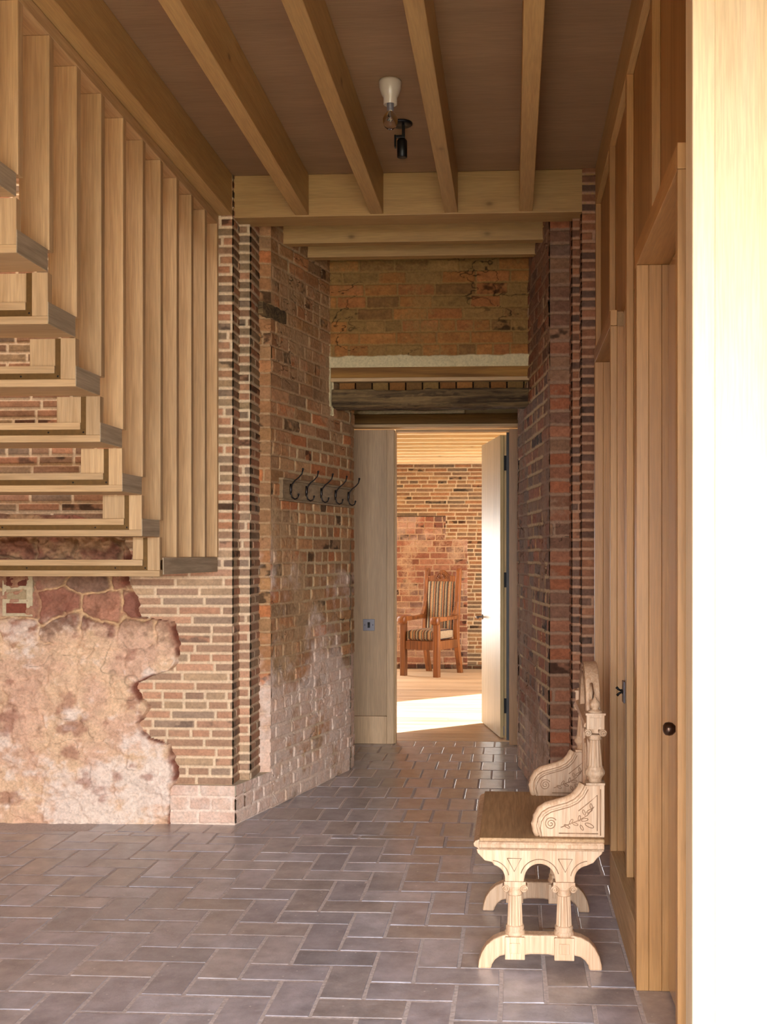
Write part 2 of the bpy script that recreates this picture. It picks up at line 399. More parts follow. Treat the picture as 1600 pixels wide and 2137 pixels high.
THIN = [lin(168, 124, 92), lin(158, 118, 88), lin(146, 122, 94), lin(176, 124, 92), lin(142, 110, 84), lin(162, 134, 100), lin(180, 132, 100), lin(150, 112, 82), lin(136, 114, 92), lin(168, 118, 86)]
OLD = [lin(176, 126, 84), lin(164, 116, 78), lin(178, 124, 82), lin(158, 116, 80), lin(172, 130, 90), lin(154, 118, 84), lin(184, 116, 72), lin(166, 122, 80), lin(174, 128, 90)]
MORT_THIN = lin(218, 194, 160)
MORT_OLD = lin(182, 148, 110)
WHITE = np.array(lin(232, 214, 200)); PINK = np.array(lin(222, 184, 160))

def salt(u, v, c, top=.55, amt=.8, seed=5):
    """lime bloom creeping up from the foot of the wall, in patches"""
    n = fbm(u*3.2, v*3.2, seed, 5); n2 = fbm(u*22, v*22, seed+4, 4)
    m = sstep(.0, .35, n*1.0 + n2*.35 - v/top*.55 - .12)*amt
    t = (PINK[None, None]*(1-n2[..., None]) + WHITE[None, None]*n2[..., None])
    return c*(1-m[..., None]) + t*m[..., None]

thin_kw = dict(course=.05, blen=.235, joint=.014, depth=.007, wob=.0016, pal=THIN, mortar=MORT_THIN, header=.12, smear=.06, rnd=.002, dark=.10, mvar=.07, relief=.0012, tone=.16)
old_kw = dict(course=.0762, blen=.225, joint=.010, depth=.007, wob=.0046, pal=OLD, mortar=MORT_OLD, header=.28, smear=.50, rnd=.006, dark=.11, relief=.0035, tone=.14)

# ================================================================== FLOOR
def tile_top(mb, x0, x1, y0, y1, col):
    z = .0 + R.uniform(-.0008, .0008); t = [R.uniform(-.0010, .0010) for _ in range(4)]; j = lambda: R.uniform(-.0018, .0018)
    b = .0022
    out = [(x0+j(), y0+j()), (x1+j(), y0+j()), (x1+j(), y1+j()), (x0+j(), y1+j())]
    cx, cy = (x0+x1)/2, (y0+y1)/2
    ins = [(p[0]+(b if p[0] < cx else -b), p[1]+(b if p[1] < cy else -b)) for p in out]
    V = [(p[0], p[1], -.02) for p in out] + [(p[0], p[1], z-.0018+t[i]*.6) for i, p in enumerate(out)] + [(p[0], p[1], z+t[i]) for i, p in enumerate(ins)]
    F = [(8, 9, 10, 11)]
    for a in range(4):
        c = (a+1) % 4; F += [(a, c, 4+c, 4+a), (4+a, 4+c, 8+c, 8+a)]
    mb.add(V, F, col)
fl = thing('floor', None, None, (0, 0, 0), kind='structure')
mb = MB(); U_ = .146; J = .0060; X0, Y0 = -1.498, 4.485
base = [lin(160, 154, 161), lin(162, 154, 156), lin(154, 149, 157), lin(167, 163, 171), lin(157, 147, 146), lin(150, 146, 153)]
SPLIT = 5.72
def tcol():
    c = R.choice(base); k = R.uniform(.86, 1.12); return tuple(a*k for a in c)
for i in range(-16, 30):
    for j in range(-44, 10):
        k = (i-j+3) % 4
        if k == 0: x0, x1, y0, y1 = i, i+2, j, j+1
        elif k == 3: x0, x1, y0, y1 = i, i+1, j, j+2
        else: continue
        x0, x1, y0, y1 = X0+x0*U_, X0+x1*U_, Y0+y0*U_, Y0+y1*U_
        y1 = min(y1, SPLIT+J)
        if y1-y0 < .03 or y0 > SPLIT or x0 > 2.55: continue
        tile_top(mb, x0+J, x1-J, y0+J, y1-J, tcol())
mb.obj('herringbone_tiles', M['tile'], fl)
mb = MB(); rows = [SPLIT, 6.02, 6.317, 6.614, 6.911, 7.208, 7.505, 7.80, 8.10, 8.396, 8.645]
for r in range(len(rows)-1):
    for n in range(-10, 12):
        x0 = -.664 + (.076 if r % 2 else 0) + n*.152
        tile_top(mb, x0+J, x0+.152-J, rows[r]+J, rows[r+1]-J, tcol())
mb.obj('passage_tiles', M['tile'], fl)
MB().box(-3.5, 2.7, -2.1, 8.66, -.12, -.0016).obj('grout_bed', M['grout'], fl)
mb = MB(); R2 = random.Random(3); y = 8.66; k = 0
while y < 14.4:
    x = -3.5 - R2.random()*1.0
    while x < 2.2:
        L = R2.uniform(1.2, 2.2); t = R2.uniform(.85, 1.1)
        mb.box(max(x, -3.5), min(x+L, 2.2)-.001, y, y+.119, -.03, .002+R2.uniform(-.0006, .0006), (t, t, t)); x += L
    y += .12
tag(mb.obj('floor', M['boards']), kind='structure')
tag(MB().box(-3.5, 2.7, 8.66, 14.5, -.14, -.031).obj('floor', M['grout']), kind='structure')

# ================================================================== LEFT WALL (faces the camera)
YL = 5.93; XL0 = -3.4; XLC = -1.476
def thin_fn(seed, saltamt=.5, **kw):
    k = dict(thin_kw); k.update(kw)
    def f(u, v):
        h, c = bricks(u, v, seed=seed, **k)
        m = sstep(.15, .6, fbm(u*2.2, v*2.2, seed+7, 4) - v*.28 + .30)*saltamt
        tt_ = m[..., None]*.42; c = c*(1-tt_) + PINK[None, None]*tt_
        return h, c
    return f
wl = thing('wall_left', None, None, (0, 0, 0), kind='structure')
sheet('thin_brickwork', M['masonry'], (XL0, YL), (1, 0), XLC-XL0, 0, 3.5, (0, -1), .0042, thin_fn(2), wl)

# outline of the surviving rubble on the left wall (x, z), right hand edge from floor up
EDGE = [(.0, -1.79), (.10, -1.79), (.17, -1.785), (.21, -1.765), (.27, -1.755), (.32, -1.775), (.37, -1.785), (.42, -1.80), (.455, -1.90), (.49, -1.945), (.53, -1.96), (.56, -1.93), (.62, -1.915), (.66, -1.955), (.71, -1.975), (.74, -1.97), (.78, -1.90), (.81, -1.80), (.85, -1.765), (.90, -1.76), (.96, -1.755), (1.02, -1.765), (1.07, -1.78), (1.095, -1.96), (1.12, -1.975), (1.16, -1.96), (1.22, -1.99), (1.27, -2.02), (1.33, -2.03), (1.42, -2.02), (1.50, -2.06), (1.58, -2.13), (1.63, -2.30), (1.66, -3.5)]
ez = np.array([e[0] for e in EDGE]); ex = np.array([e[1] for e in EDGE])
def edge_d(X, Z):
    e = np.interp(Z, ez, ex) + .011*(fbm(Z*18, Z*0+2, 77, 3)-.5)*2 + .006*(fbm(Z*70, X*20, 78, 2)-.5)*2
    return e - X
RX0 = -3.4
STONE = np.array([lin(150, 100, 80), lin(168, 118, 94), lin(136, 92, 76), lin(160, 124, 100), lin(146, 112, 92), lin(178, 136, 110)])
def rubble(u, v):
    X = RX0+u; d = edge_d(X, v)
    g, idx = stones(X, v, 3, .17)
    st = sstep(.04, .13, g)
    si = np.minimum((idx*6).astype(int), 5); n1 = fbm(X*13, v*17, 5, 5); n2 = fbm(X*55, v*55, 6, 4); n3 = fbm(X*3, v*3.5, 8, 5); n4 = fbm(X*28, v*34, 12, 5)
    c = STONE[si]*(.60+.8*n1)[..., None]*(.8+.4*n2)[..., None]
    mort = np.array(lin(200, 164, 124))[None, None]*(.78+.44*n4)[..., None]
    cover = sstep(.50, .60, n3*.62+.38*n1)                    # old render left on
    bare = np.clip(st*(1-cover*.9), 0, 1)
    c = mort*(1-bare[..., None]) + c*bare[..., None]
    tone = sstep(.35, .65, fbm(X*5+3, v*6, 44, 5))[..., None]
    pl = (np.array(lin(214, 174, 148))*tone + np.array(lin(226, 190, 156))*(1-tone))*(.76+.48*n4)[..., None]
    m = sstep(.30, .56, n3*.62+.38*n4 + (.90-v)*.30)*.92*sstep(1.16, .98, v+.1*(n1-.5))      # thin limewash, heavier low down
    c = c*(1-m[..., None]) + pl*m[..., None]
    wh = sstep(.50, .66, fbm(X*4.3+5, v*5.3, 15, 6)*.7+.3*n4 + (.75-v)*.10)*.8*sstep(1.15, .95, v+.1*(n1-.5))
    hs = sstep(1.30, 1.38, v)[..., None]*.55; c = c*(1-hs) + np.array(lin(84, 52, 34))[None, None]*(.5+n1)[..., None]*hs  # shade behind the open treads, painted into the stone colour
    c = c*(1-wh[..., None]) + WHITE[None, None]*(.82+.3*n2)[..., None]*wh[..., None]
    br = sstep(.60, .70, fbm(X*6+2, v*8, 19, 5))[..., None]*.6; c = c*(1-br) + np.array(lin(150, 96, 78))[None, None]*br
    ck = sstep(.006, .0, np.abs(fbm(X*3+7, v*4, 25, 3)-.5))*sstep(.55, .65, n3); c = c*(1-.4*ck[..., None])
    h = .034 + .022*st*(1-.8*m) + .030*(n1-.5) + .020*(n4-.5) + .012*(n2-.5) + .05*(n3-.5) - .006*ck
    fall = sstep(-.002, .016, d); h = h*fall - .01*(1-fall)
    edge = sstep(.055, .0, d); red = np.array(lin(134, 78, 60))[None, None]*(.55+.9*n2)[..., None]
    w = edge*sstep(.40, .56, fbm(X*14, v*10, 31, 3)); c = c*(1-w[..., None]) + red*w[..., None]
    return h, c
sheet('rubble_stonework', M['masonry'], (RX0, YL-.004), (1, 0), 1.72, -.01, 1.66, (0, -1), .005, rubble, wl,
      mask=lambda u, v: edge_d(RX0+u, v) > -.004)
# patch of old hard bricks let into the rubble at the far left, just below the landing
MB().box(-2.695, -2.53, 5.868, 5.94, 1.095, 1.325).obj('patch_mortar', M['mortar'], wl, bevel=.004)
mb = MB()
for z_, c_ in ((1.112, lin(134, 74, 56)), (1.185, lin(168, 146, 112)), (1.256, lin(112, 62, 48))): mb.box(-2.672, -2.563, 5.864, 5.93, z_, z_+.052, c_)
mb.obj('brick_patch', M['masonry'], wl, bevel=.003)
# pier returns (plan polyline), thin bricks
def wall_piece(name, a, b, z0, z1, fn, parent, side=1, res=.0042):
    a = Vector(a); b = Vector(b); L = (b-a).length; U = (b-a)/L; n = Vector((U.y, -U.x))*side
    return sheet(name, M['masonry'], a, U, L, z0, z1, n, res, fn, parent)
pl_ = [(-1.476, 5.93), (-1.476, 6.07), (-1.415, 6.07), (-1.415, 6.285), (-1.35, 6.30)]
thinp = lambda s: thin_fn(s, .5, blen=.13)
wall_piece('pier_return', pl_[0], pl_[1], .0, 3.5, lambda u, v: thin_fn(2, .5, header=0., blen=.3)(u+.02, v), wl)
wall_piece('pier_face', pl_[1], pl_[2], .0, 3.5, lambda u, v: thin_fn(4, .5, header=0., blen=.3)(u+.05, v), wl)
wall_piece('pier_return', pl_[2], pl_[3], .0, 3.5, lambda u, v: thin_fn(5, .5, header=0., blen=.26)(u+.02, v), wl)

# ---- passage, left side: old brick, splayed
def old_fn(seed, ph=0., s_amt=.75, top=1.1, zone=True, **kw):
    k = dict(old_kw); k.update(kw)
    def f(u, v):
        h, c = bricks(u, v, seed=seed, **k)
        if zone:   # a repointed zone with wider pale joints
            h2, c2 = bricks(u, v, seed=seed, **{**k, 'joint': .016, 'smear': .2, 'mortar': lin(190, 164, 126), 'depth': .006})
            z = sstep(.47, .53, fbm(u*1.6+ph, v*1.1, seed+100, 4))
            h = h*(1-z)+h2*z; c = c*(1-z[..., None])+c2*z[..., None]
        cr = sstep(.012, .004, np.abs(fbm(u*5, v*9, seed+33, 4)-.52))*sstep(.5, .6, fbm(u*2+4, v*2, seed+36, 3))
        h = h-.006*cr; c = c*(1-.75*cr[..., None])
        h = h + .014*(fbm(u*3, v*3, seed+55, 3)-.5)
        if s_amt: c = salt(u, v, c, top, s_amt, seed+3)
        return h, c
    return f
wp = thing('wall_passage_left', None, None, (0, 0, 0), kind='structure')
wall_piece('pier_face', pl_[3], pl_[4], .0, 3.5, old_fn(11, s_amt=.8, header=0., blen=.5, zone=False, smear=.2), wp)
wall_piece('splayed_brickwork', (-1.3530, 6.288), (-1.07, 7.45), 0, 3.5, old_fn(12), wp)
wall_piece('jamb_brickwork', (-1.07, 7.45), (-1.064, 7.56), 0, 2.6, old_fn(13, blen=.23, header=0), wp)
MB().box(-1.7, -1.07, 7.561, 7.62, 0, 2.6).obj('jamb_brickwork', M['mortar'], wp)
# a slot left by a lost timber, plus dark blackened bricks
def along(t, off=0):
    a = Vector((-1.35, 6.30)); b = Vector((-1.07, 7.45)); d = (b-a).normalized(); n = Vector((d.y, -d.x))
    p = a+(b-a)*t+n*off; return p, d, n
def onwall(mb, t, z0, z1, length, o0, o1, col=(1, 1, 1), jag=0, rot=0):
    p, d, n = along(t)
    Mx = Matrix(((d.x, n.x, 0, p.x), (d.y, n.y, 0, p.y), (0, 0, 1, 0), (0, 0, 0, 1)))
    poly = []
    K = 12 if jag else 1
    for i in range(K+1): poly.append((length*i/K, z0+R.uniform(-jag, jag)+rot*i/K))
    for i in range(K+1): poly.append((length*(K-i)/K, z1+R.uniform(-jag, jag)+rot*(K-i)/K))
    return mb.prism(poly, 'xz', o0, o1, col, M=Mx)
mb = MB(); onwall(mb, -.10, 2.745, 2.815, .30, -.02, .010, jag=.004)
mb.obj('timber_slip', M['old_beam'], wp)
mb = MB()
# plinth of whitened blocks at the foot
def plinth_fn(u, v):
    h, c = bricks(u+.08, v, course=.072, blen=.24, joint=.014, depth=.008, wob=.007, pal=[lin(196, 154, 132), lin(206, 172, 150), lin(180, 132, 110)], mortar=lin(226, 208, 190), header=.2, seed=19, smear=.3, rnd=.008, dark=.05, relief=.003)
    return h, salt(u, v, c, .8, .65, 6)
wall_piece('plinth', (-1.80, 5.905), (-1.455, 5.90), 0, .207, plinth_fn, wl, res=.004)
wall_piece('plinth', (-1.455, 5.90), (-1.43, 6.0), 0, .207, plinth_fn, wl, res=.004)
wall_piece('plinth', (-1.43, 6.0), (-1.33, 6.40), 0, .207, plinth_fn, wl, res=.004)
MB().prism([(-1.80, 5.905), (-1.455, 5.90), (-1.43, 6.0), (-1.33, 6.40), (-1.42, 6.40), (-1.80, 6.1)], 'xy', .15, .206).obj('plinth_top', M['plaster'], wl)

# ---- passage, right side
wr = thing('wall_passage_right', None, None, (0, 0, 0), kind='structure')
RED = [lin(144, 96, 72), lin(130, 90, 68), lin(150, 100, 74), lin(122, 88, 70), lin(138, 104, 80), lin(118, 92, 78), lin(150, 92, 64)]
REDT = [lin(136, 92, 68), lin(122, 84, 64), lin(108, 80, 66), lin(146, 98, 70), lin(100, 76, 64)]
rk = dict(pal=RED, mortar=lin(150, 120, 98))
def rp(a, b, z1, fn, nm='pier_brickwork'): return wall_piece(nm, a, b, 0, z1, fn, wr)
rthin = lambda s: thin_fn(s, .15, header=0., blen=.3, pal=REDT, mortar=lin(176, 138, 110))
rp((.44, 5.95), (.361, 5.95), 3.5, lambda u, v: rthin(31)(u+.02, v)) if False else None
sheet('pier_brickwork', M['masonry'], (.361, 5.95), (1, 0), .09, 0, 3.5, (0, -1), .004, lambda u, v: rthin(31)(u+.03, v), wr)
sheet('pier_brickwork', M['masonry'], (.361, 5.95), (0, 1), .12, 0, 3.5, (-1, 0), .004, lambda u, v: rthin(31)(u+.03, v), wr)
sheet('pier_brickwork', M['masonry'], (.318, 6.07), (1, 0), .05, 0, 3.5, (0, -1), .004, lambda u, v: rthin(33)(u+.03, v), wr)
sheet('pier_brickwork', M['masonry'], (.318, 6.07), (0, 1), .2, 0, 3.5, (-1, 0), .004, lambda u, v: rthin(33)(u+.03, v), wr)
sheet('pier_brickwork', M['masonry'], (.205, 6.25), (1, 0), .12, 0, 3.5, (0, -1), .004, old_fn(35, header=0., blen=.5, zone=False, s_amt=.3, top=.4, smear=.3, joint=.016, **rk), wr)
def sh2(nm, a, b, z0, z1, fn):
    a = Vector(a); b = Vector(b); L = (b-a).length; U = (b-a)/L; n = Vector((-U.y, U.x))
    return sheet(nm, M['masonry'], a, U, L, z0, z1, n, .0042, fn, wr)
sh2('splayed_brickwork', (.205, 6.25), (.045, 7.60), 0, 3.5, old_fn(36, ph=4., s_amt=.35, top=.5, **rk))
sh2('jamb_brickwork', (.045, 7.60), (.045, 8.5), 0, 2.6, old_fn(37, ph=2., s_amt=.4, top=.5, **rk))

# ---- brick wall over the lintels at the end of the passage
wn = thing('wall_passage_end', None, None, (0, 0, 0), kind='structure')
YN = 7.12
NI = [lin(166, 112, 60), lin(154, 102, 54), lin(164, 106, 60), lin(140, 108, 62), lin(150, 114, 66), lin(130, 94, 54)]
def niche(u, v):
    h, c = old_fn(41, s_amt=0, zone=False, smear=.42, pal=NI, mortar=lin(150, 116, 68), header=.3)(u, v)
    z = 2.672 + .008*(fbm(u*14, u*0, 5, 3)-.5)*2
    m = sstep(.004, -.003, v-z); e = sstep(.022, .014, u)*sstep(2.9, 2.7, v)
    m = np.maximum(m, e)
    mc = np.array(lin(206, 190, 150))[None, None]*(.92+.16*fbm(u*50, v*50, 9, 3))[..., None]
    c = c*(1-m[..., None])+mc*m[..., None]; h = h*(1-m)+.006*m
    return h, c
sheet('upper_brickwork', M['masonry'], (-1.165, YN), (1, 0), 1.31, 2.60, 3.5, (0, -1), .0042, niche, wn)
sheet('mortar_edge', M['masonry'], (-1.165, YN), (1, 0), .035, 2.30, 2.60, (0, -1), .0042, lambda u, v: (.006*fbm(u*60, v*60, 3, 3)-.03*sstep(.022, .03, u+.008*fbm(v*30, v*0, 4, 3)), np.ones(u.shape+(3,))*np.array(lin(200, 182, 142))), wn)
# a row of brick ends in the slot between the two upper timbers
mb = MB(); x = -1.10
while x < .10:
    k = R.uniform(.7, 1.1); c = R.choice(NI); mb.box(x, x+.098, YN+.07, YN+.17, 2.44, 2.522, tuple(a*k*.9 for a in c)); x += .107
mb.obj('brick_ends', M['masonry'], wn, bevel=.003)
MB().box(-1.35, .35, YN+.17, 8.36, 2.50, 2.62).box(-1.3, .3, YN+.172, YN+.22, 2.36, 2.6).obj('soffit', M['old_beam'], wn)

# ================================================================== LINTELS
def rough_beam(x0, x1, y0, y1, z0, z1, amp, seed, nx=90, nz=10):
    mb = MB(); V = []; F = []
    ring = []
    for k in range(nz): ring.append((0, k/nz))
    for k in range(nz): ring.append((k/nz, 1))
    for k in range(nz): ring.append((1, 1-k/nz))
    for k in range(nz): ring.append((1-k/nz, 0))
    n = len(ring)
    for i in range(nx+1):
        x = x0+(x1-x0)*i/nx
        for j, (a, b) in enumerate(ring):
            ca = a-.5; cb = b-.5
            e = float(fbm(np.array(x*5.), np.array(j*.35), seed, 4)-.5)*2 + .9*float(fbm(np.array(x*28.), np.array(j*1.3), seed+3, 2)-.5)
            rr = 1 - .07*max(0, abs(ca)+abs(cb)-.78)/.22
            V.append((x, (y0+y1)/2+(y1-y0)*ca*rr+amp*e*(1 if ca > 0 else -1)*(abs(ca) > .45), (z0+z1)/2+(z1-z0)*cb*rr+amp*e*(1 if cb > 0 else -1)*(abs(cb) > .3)))
    for i in range(nx):
        for j in range(n):
            j2 = (j+1) % n; F.append((i*n+j, i*n+j2, (i+1)*n+j2, (i+1)*n+j))
    F.append(tuple(range(n-1, -1, -1))); F.append(tuple(range(nx*n, (nx+1)*n)))
    return mb.add(V, F, smooth=True)
t = thing('timber_lintel', 'squared stained timber lintel edged with pale mortar, highest of three above the doorway', 'lintel', (-.5, 7.1, 2.51))
MB().box(-1.143, .112, YN-.004, YN+.14, 2.535, 2.628).obj('timber', M['old_lintel'], t, bevel=.003)
MB().box(-1.143, .112, YN-.006, YN+.06, 2.512, 2.5345).obj('planed_edge', M['oak_x'], t, bevel=.002)
o = rough_beam(-1.135, .108, YN-.01, YN+.155, 2.352, 2.462, .015, 3).obj('old_timber_beam', M['old_beam'])
tag(o, 'rough weathered grey-brown old beam with ragged left end, middle of three above the doorway', 'beam')
t = thing('timber_lintel', 'stained timber lintel resting directly above the door frame and pale side panel', 'lintel', (-.5, 8.4, 2.37))
rough_beam(-1.24, .05, 8.36, 8.47, 2.385, 2.462, .003, 9).obj('timber', M['old_lintel'], t)
MB().box(-1.24, .05, 8.355, 8.47, 2.362, 2.3845).obj('planed_edge', M['oak_x'], t, bevel=.002)
o = rough_beam(-1.15, -.35, 8.37, 8.44, 2.463, 2.488, .006, 14, 60, 4).obj('mortar_packing', M['mortar'], t)

# ================================================================== OUTER SHELL
def struct(name, mb, mat, bevel=0):
    o = mb.obj(name, mat, bevel=bevel); tag(o, kind='structure'); return o
struct('wall_left', MB().box(-3.6, -3.4, -2.1, 8.6, -.1, 5.4), M['ply_z'])
struct('wall_far_room', MB().box(-3.6, -3.4, 8.6, 14.4, -.1, 3.6), M['plaster'])
struct('wall_left', MB().box(-3.4, -1.72, 6.02, 8.62, 0, 5.4).box(-1.72, -1.50, 6.02, 8.62, 0, 3.6).box(-1.5, -1.44, 6.10, 7.6, 0, 3.6), M['mortar'])
struct('wall_back', MB().box(-3.4, -1.3, -2.1, -1.95, 0, 5.4).box(2.35, 2.7, -2.1, -1.95, 0, 3.6).box(-1.3, 2.35, -2.1, -1.95, 2.05, 3.6), M['ply_z'])
struct('ground', MB().box(-8, 8, -12, -2.15, -.2, -.1), M['grass'])
struct('wall_right', MB().box(2.62, 2.8, -2.1, 0.0, 0, 3.6).box(2.62, 2.8, 1.9, 8.6, 0, 3.6).box(2.62, 2.8, 0, 1.9, 2.3, 3.6).box(2.62, 2.8, 0, 1.9, 0, .2), M['ply_z'])
struct('wall_right', MB().box(.46, 2.62, 6.02, 8.62, 0, 3.6), M['mortar'])
struct('wall_right', MB().box(.33, .46, 6.30, 8.62, 0, 3.6).box(.22, .33, 6.9, 8.62, 0, 3.6), M['mortar'])
struct('ceiling', MB().box(-1.55, 2.7, -2.1, 8.62, 3.43, 3.62), M['ceil_ply'])
struct('ceiling', MB().box(-3.6, -1.40, -2.1, 8.62, 5.2, 5.4), M['plaster'])
struct('wall_stairwell', MB().box(-1.55, -1.45, -2.1, 6.0, 3.62, 5.2), M['plaster'])
# window openings get simple frames
def win_frame(name, M_, w, h):
    mb = MB(); t_ = .05
    for a in ((-w/2, -w/2+t_, 0, h), (w/2-t_, w/2, 0, h), (-t_/2, t_/2, 0, h)): mb.box(a[0], a[1], -.03, .03, a[2], a[3], M=M_)
    for z in (0, h-t_): mb.box(-w/2, w/2, -.03, .03, z, z+t_, M=M_)
    o = mb.obj(name, M['oak_z']); tag(o, kind='structure')
win_frame('window_1', Matrix.Translation((.525, -2.02, 0)), 3.65, 2.05)
win_frame('window_2', Matrix.Translation((2.7, .95, .2)) @ Matrix.Rotation(PI/2, 4, 'Z'), 1.9, 2.1)

# ================================================================== FAR ROOM
YF = 14.12
wf = thing('wall_far_room', None, None, (0, 0, 0), kind='structure')
FARO = [lin(150, 98, 74), lin(136, 86, 64), lin(160, 110, 84), lin(128, 82, 64), lin(160, 122, 98), lin(122, 90, 76)]
FART = [lin(160, 124, 88), lin(146, 108, 76), lin(134, 104, 78), lin(152, 108, 74), lin(120, 98, 76), lin(140, 98, 68)]
X1 = -1.9
thin_far = lambda u, v: bricks(u, v, seed=51, **{**thin_kw, 'pal': FART, 'mortar': lin(204, 180, 146), 'joint': .013, 'smear': .03, 'header': .25})
def old_far(u, v):
    h, c = bricks(u, v, seed=52, **{**old_kw, 'pal': FARO, 'mortar': lin(188, 154, 122), 'joint': .012, 'smear': .36, 'header': .4})
    m = sstep(.5, .66, fbm(u*3, v*3, 58, 5) + (.7-v)*.08)*.5
    return h, c*(1-m[..., None]) + np.array(lin(206, 172, 148))*m[..., None]
def farfn(u, v):
    X = X1+u; ht, ct = thin_far(u, v); ho, co = old_far(u, v)
    sel = (((v < 1.905) & (X < -.83)) | ((v < 1.62) & (X < -.555)))
    s = sel.astype(float); h = ht*(1-s)+(ho+.012)*s; c = ct*(1-s[..., None])+co*s[..., None]
    line = sel & ((v > 1.893) & (X < -.83)); c = np.where(line[..., None], c*.25, c)
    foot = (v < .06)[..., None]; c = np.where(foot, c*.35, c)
    return h, c
sheet('brickwork', M['masonry'], (X1, YF), (1, 0), 2.3, 0, 2.85, (0, -1), .006, farfn, wf)
struct('wall_far_room', MB().box(-3.5, -3.3, YF+.02, 14.4, 0, 3).box(-1.95, 2.2, YF+.02, 14.4, 0, 3).box(-3.5, -1.95, YF+.02, 14.4, 2.5, 3).box(-3.5, -1.95, YF+.02, 14.4, 0, .25), M['plaster'])
struct('wall_far_room', MB().box(2.0, 2.2, 8.5, 11.3, 0, 3).box(2.0, 2.2, 13.75, 14.4, 0, 3).box(2, 2.2, 11.3, 13.75, 2.35, 3).box(2, 2.2, 11.3, 13.75, 0, .12), M['plaster'])
struct('wall_far_room', MB().box(-3.4, -1.24, 8.62, 8.72, 0, 3).box(.06, 2.0, 8.62, 8.72, 0, 3).box(-1.24, .06, 8.56, 8.70, 2.40, 3.4), M['plaster'])
struct('ceiling', MB().box(-3.5, 2.2, 8.5, 14.4, 2.72, 3.62), M['far_wood'])
win_frame('window_3', Matrix.Translation((-2.62, 14.25, .25)), 1.36, 2.25)
y = 9.0; k = 0; names_far = []
while y < 14.0:
    o = MB().box(-3.4, 2.0, y, y+.07, 2.54, 2.72).obj('ceiling_joist', M['far_wood'], bevel=.002); names_far.append(o); y += .375
ordn = ['nearest the doorway', 'second from the doorway', 'third from the doorway', 'fourth from the doorway', 'fifth from the doorway', 'sixth from the doorway', 'seventh from the doorway', 'eighth from the doorway', 'ninth from the doorway', 'tenth from the doorway', 'eleventh from the doorway', 'twelfth from the doorway', 'next to the far wall']
nf_ = len(names_far)
for i, o in enumerate(names_far):
    w_ = 'against the far brick wall' if i == nf_-1 else ('second from the far brick wall' if i == nf_-2 else ordn[i])
    tag(o, 'pale joist across the bright ceiling of the far room, '+w_, 'joist', 'joists across the far room ceiling')

# ================================================================== CEILING TIMBERS
for (x0, x1, lab) in ((-1.55, -1.478, 'long ceiling joist running along the top of the stair slats'),
                      (-1.145, -1.073, 'long ceiling joist next to the one above the stair slats'),
                      (-.747, -.677, 'long ceiling joist just left of the bulb holder and spotlight'),
                      (-.355, -.285, 'long ceiling joist just right of the bulb holder and spotlight'),
                      (.036, .106, 'long ceiling joist nearest the panelled right wall')):
    tag(MB().box(x0, x1, -1.95, 5.949, 3.213, 3.429).obj('ceiling_joist', M['pine_y'], bevel=.003), lab, 'joist', 'long joists under the hall ceiling')
tag(MB().box(-1.475, .429, 5.95, 6.12, 3.206, 3.429).obj('header_beam', M['pine_x'], bevel=.004), 'deep pale header beam with small knots carrying the ends of the long joists', 'beam')
tag(MB().box(-1.52, .42, 6.46, 6.53, 3.206, 3.429).obj('cross_joist', M['pine_x'], bevel=.003), 'short joist across the brick passage, directly behind the header beam', 'joist', 'short joists across the passage')
tag(MB().box(-1.50, .40, 6.77, 6.84, 3.206, 3.429).obj('cross_joist', M['pine_x'], bevel=.003), 'short joist across the brick passage, nearest the brick wall over the lintels', 'joist', 'short joists across the passage')

# ================================================================== STAIRCASE
XS = -1.55
ST = thing('staircase', 'pale oak open-riser stair seen from below, stepped underside with bronze strips', 'staircase', (-2.2, 4.92, 1.325))
zs = [1.325+.1735*k for k in range(8)]; ys = [4.923-.2415*k for k in range(8)]
# landing at the foot
MB().box(-3.35, XS-.052, 4.97, 5.84, 1.335, 1.395).obj('landing', M['stair_dark'], ST, bevel=.003)
MB().box(XS-.05, XS+.002, 4.975, 5.90, 1.332, 1.408).obj('landing_edge', M['stair_dark'], ST, bevel=.003)
for k in range(8):
    z = zs[k]; y = ys[k]; zt = z+.0735; yb = y+.238 if k else y+.05
    st = MB()
    st.box(-3.35, XS, y+.012, yb, z, zt)                                # slab
    st.box(-3.35, XS, y, y+.012, z, z+.0265)                            # lower lip
    o = st.obj('tread', M['oak_x'], ST, bevel=.002)
    MB().box(-3.35, XS-.055-.022, y+.001, y+.012, z+.0475, zt).obj('tread_inlay', M['oak_x'], o, bevel=.001)
    # bronze strip, L shaped: along the tread and up the post
    zn = zs[k]+.1735
    s_ = MB().box(-3.35, XS-.055, y+.004, y+.0119, z+.0267, z+.0472).box(XS-.075, XS-.055, y+.004, y+.0119, z+.0474, zn-.002)
    o2 = s_.obj('bronze_strip', M['brass'], o)
    for q in (-.065, -.20, -.60): MB().lathe([(.0035, 0), (.0035, .0015), (.002, .0022)], (0, 0), 10, M=Matrix.Translation((XS+q, y+.004, z+.037)) @ Matrix.Rotation(PI/2, 4, 'X')).obj('screw', M['iron'], o)
    # short post pieces between this tread and the one above
    MB().box(XS-.0545, XS, y, y+.037, z+.0268, zn-.001).obj('post', M['oak_z'], o, bevel=.0015)
    MB().box(XS-(.125 if k == 0 else .172), XS-.076, y+.013, y+.05, zt+.0005, zn-.001).obj('inner_post', M['oak_z'], o, bevel=.0015)
    if k:
        MB().box(XS-.04, XS+.0015, y+.002, yb+.001, z+.001, zt+.001).obj('side_edge', M['stair_dark'], o, bevel=.0015)

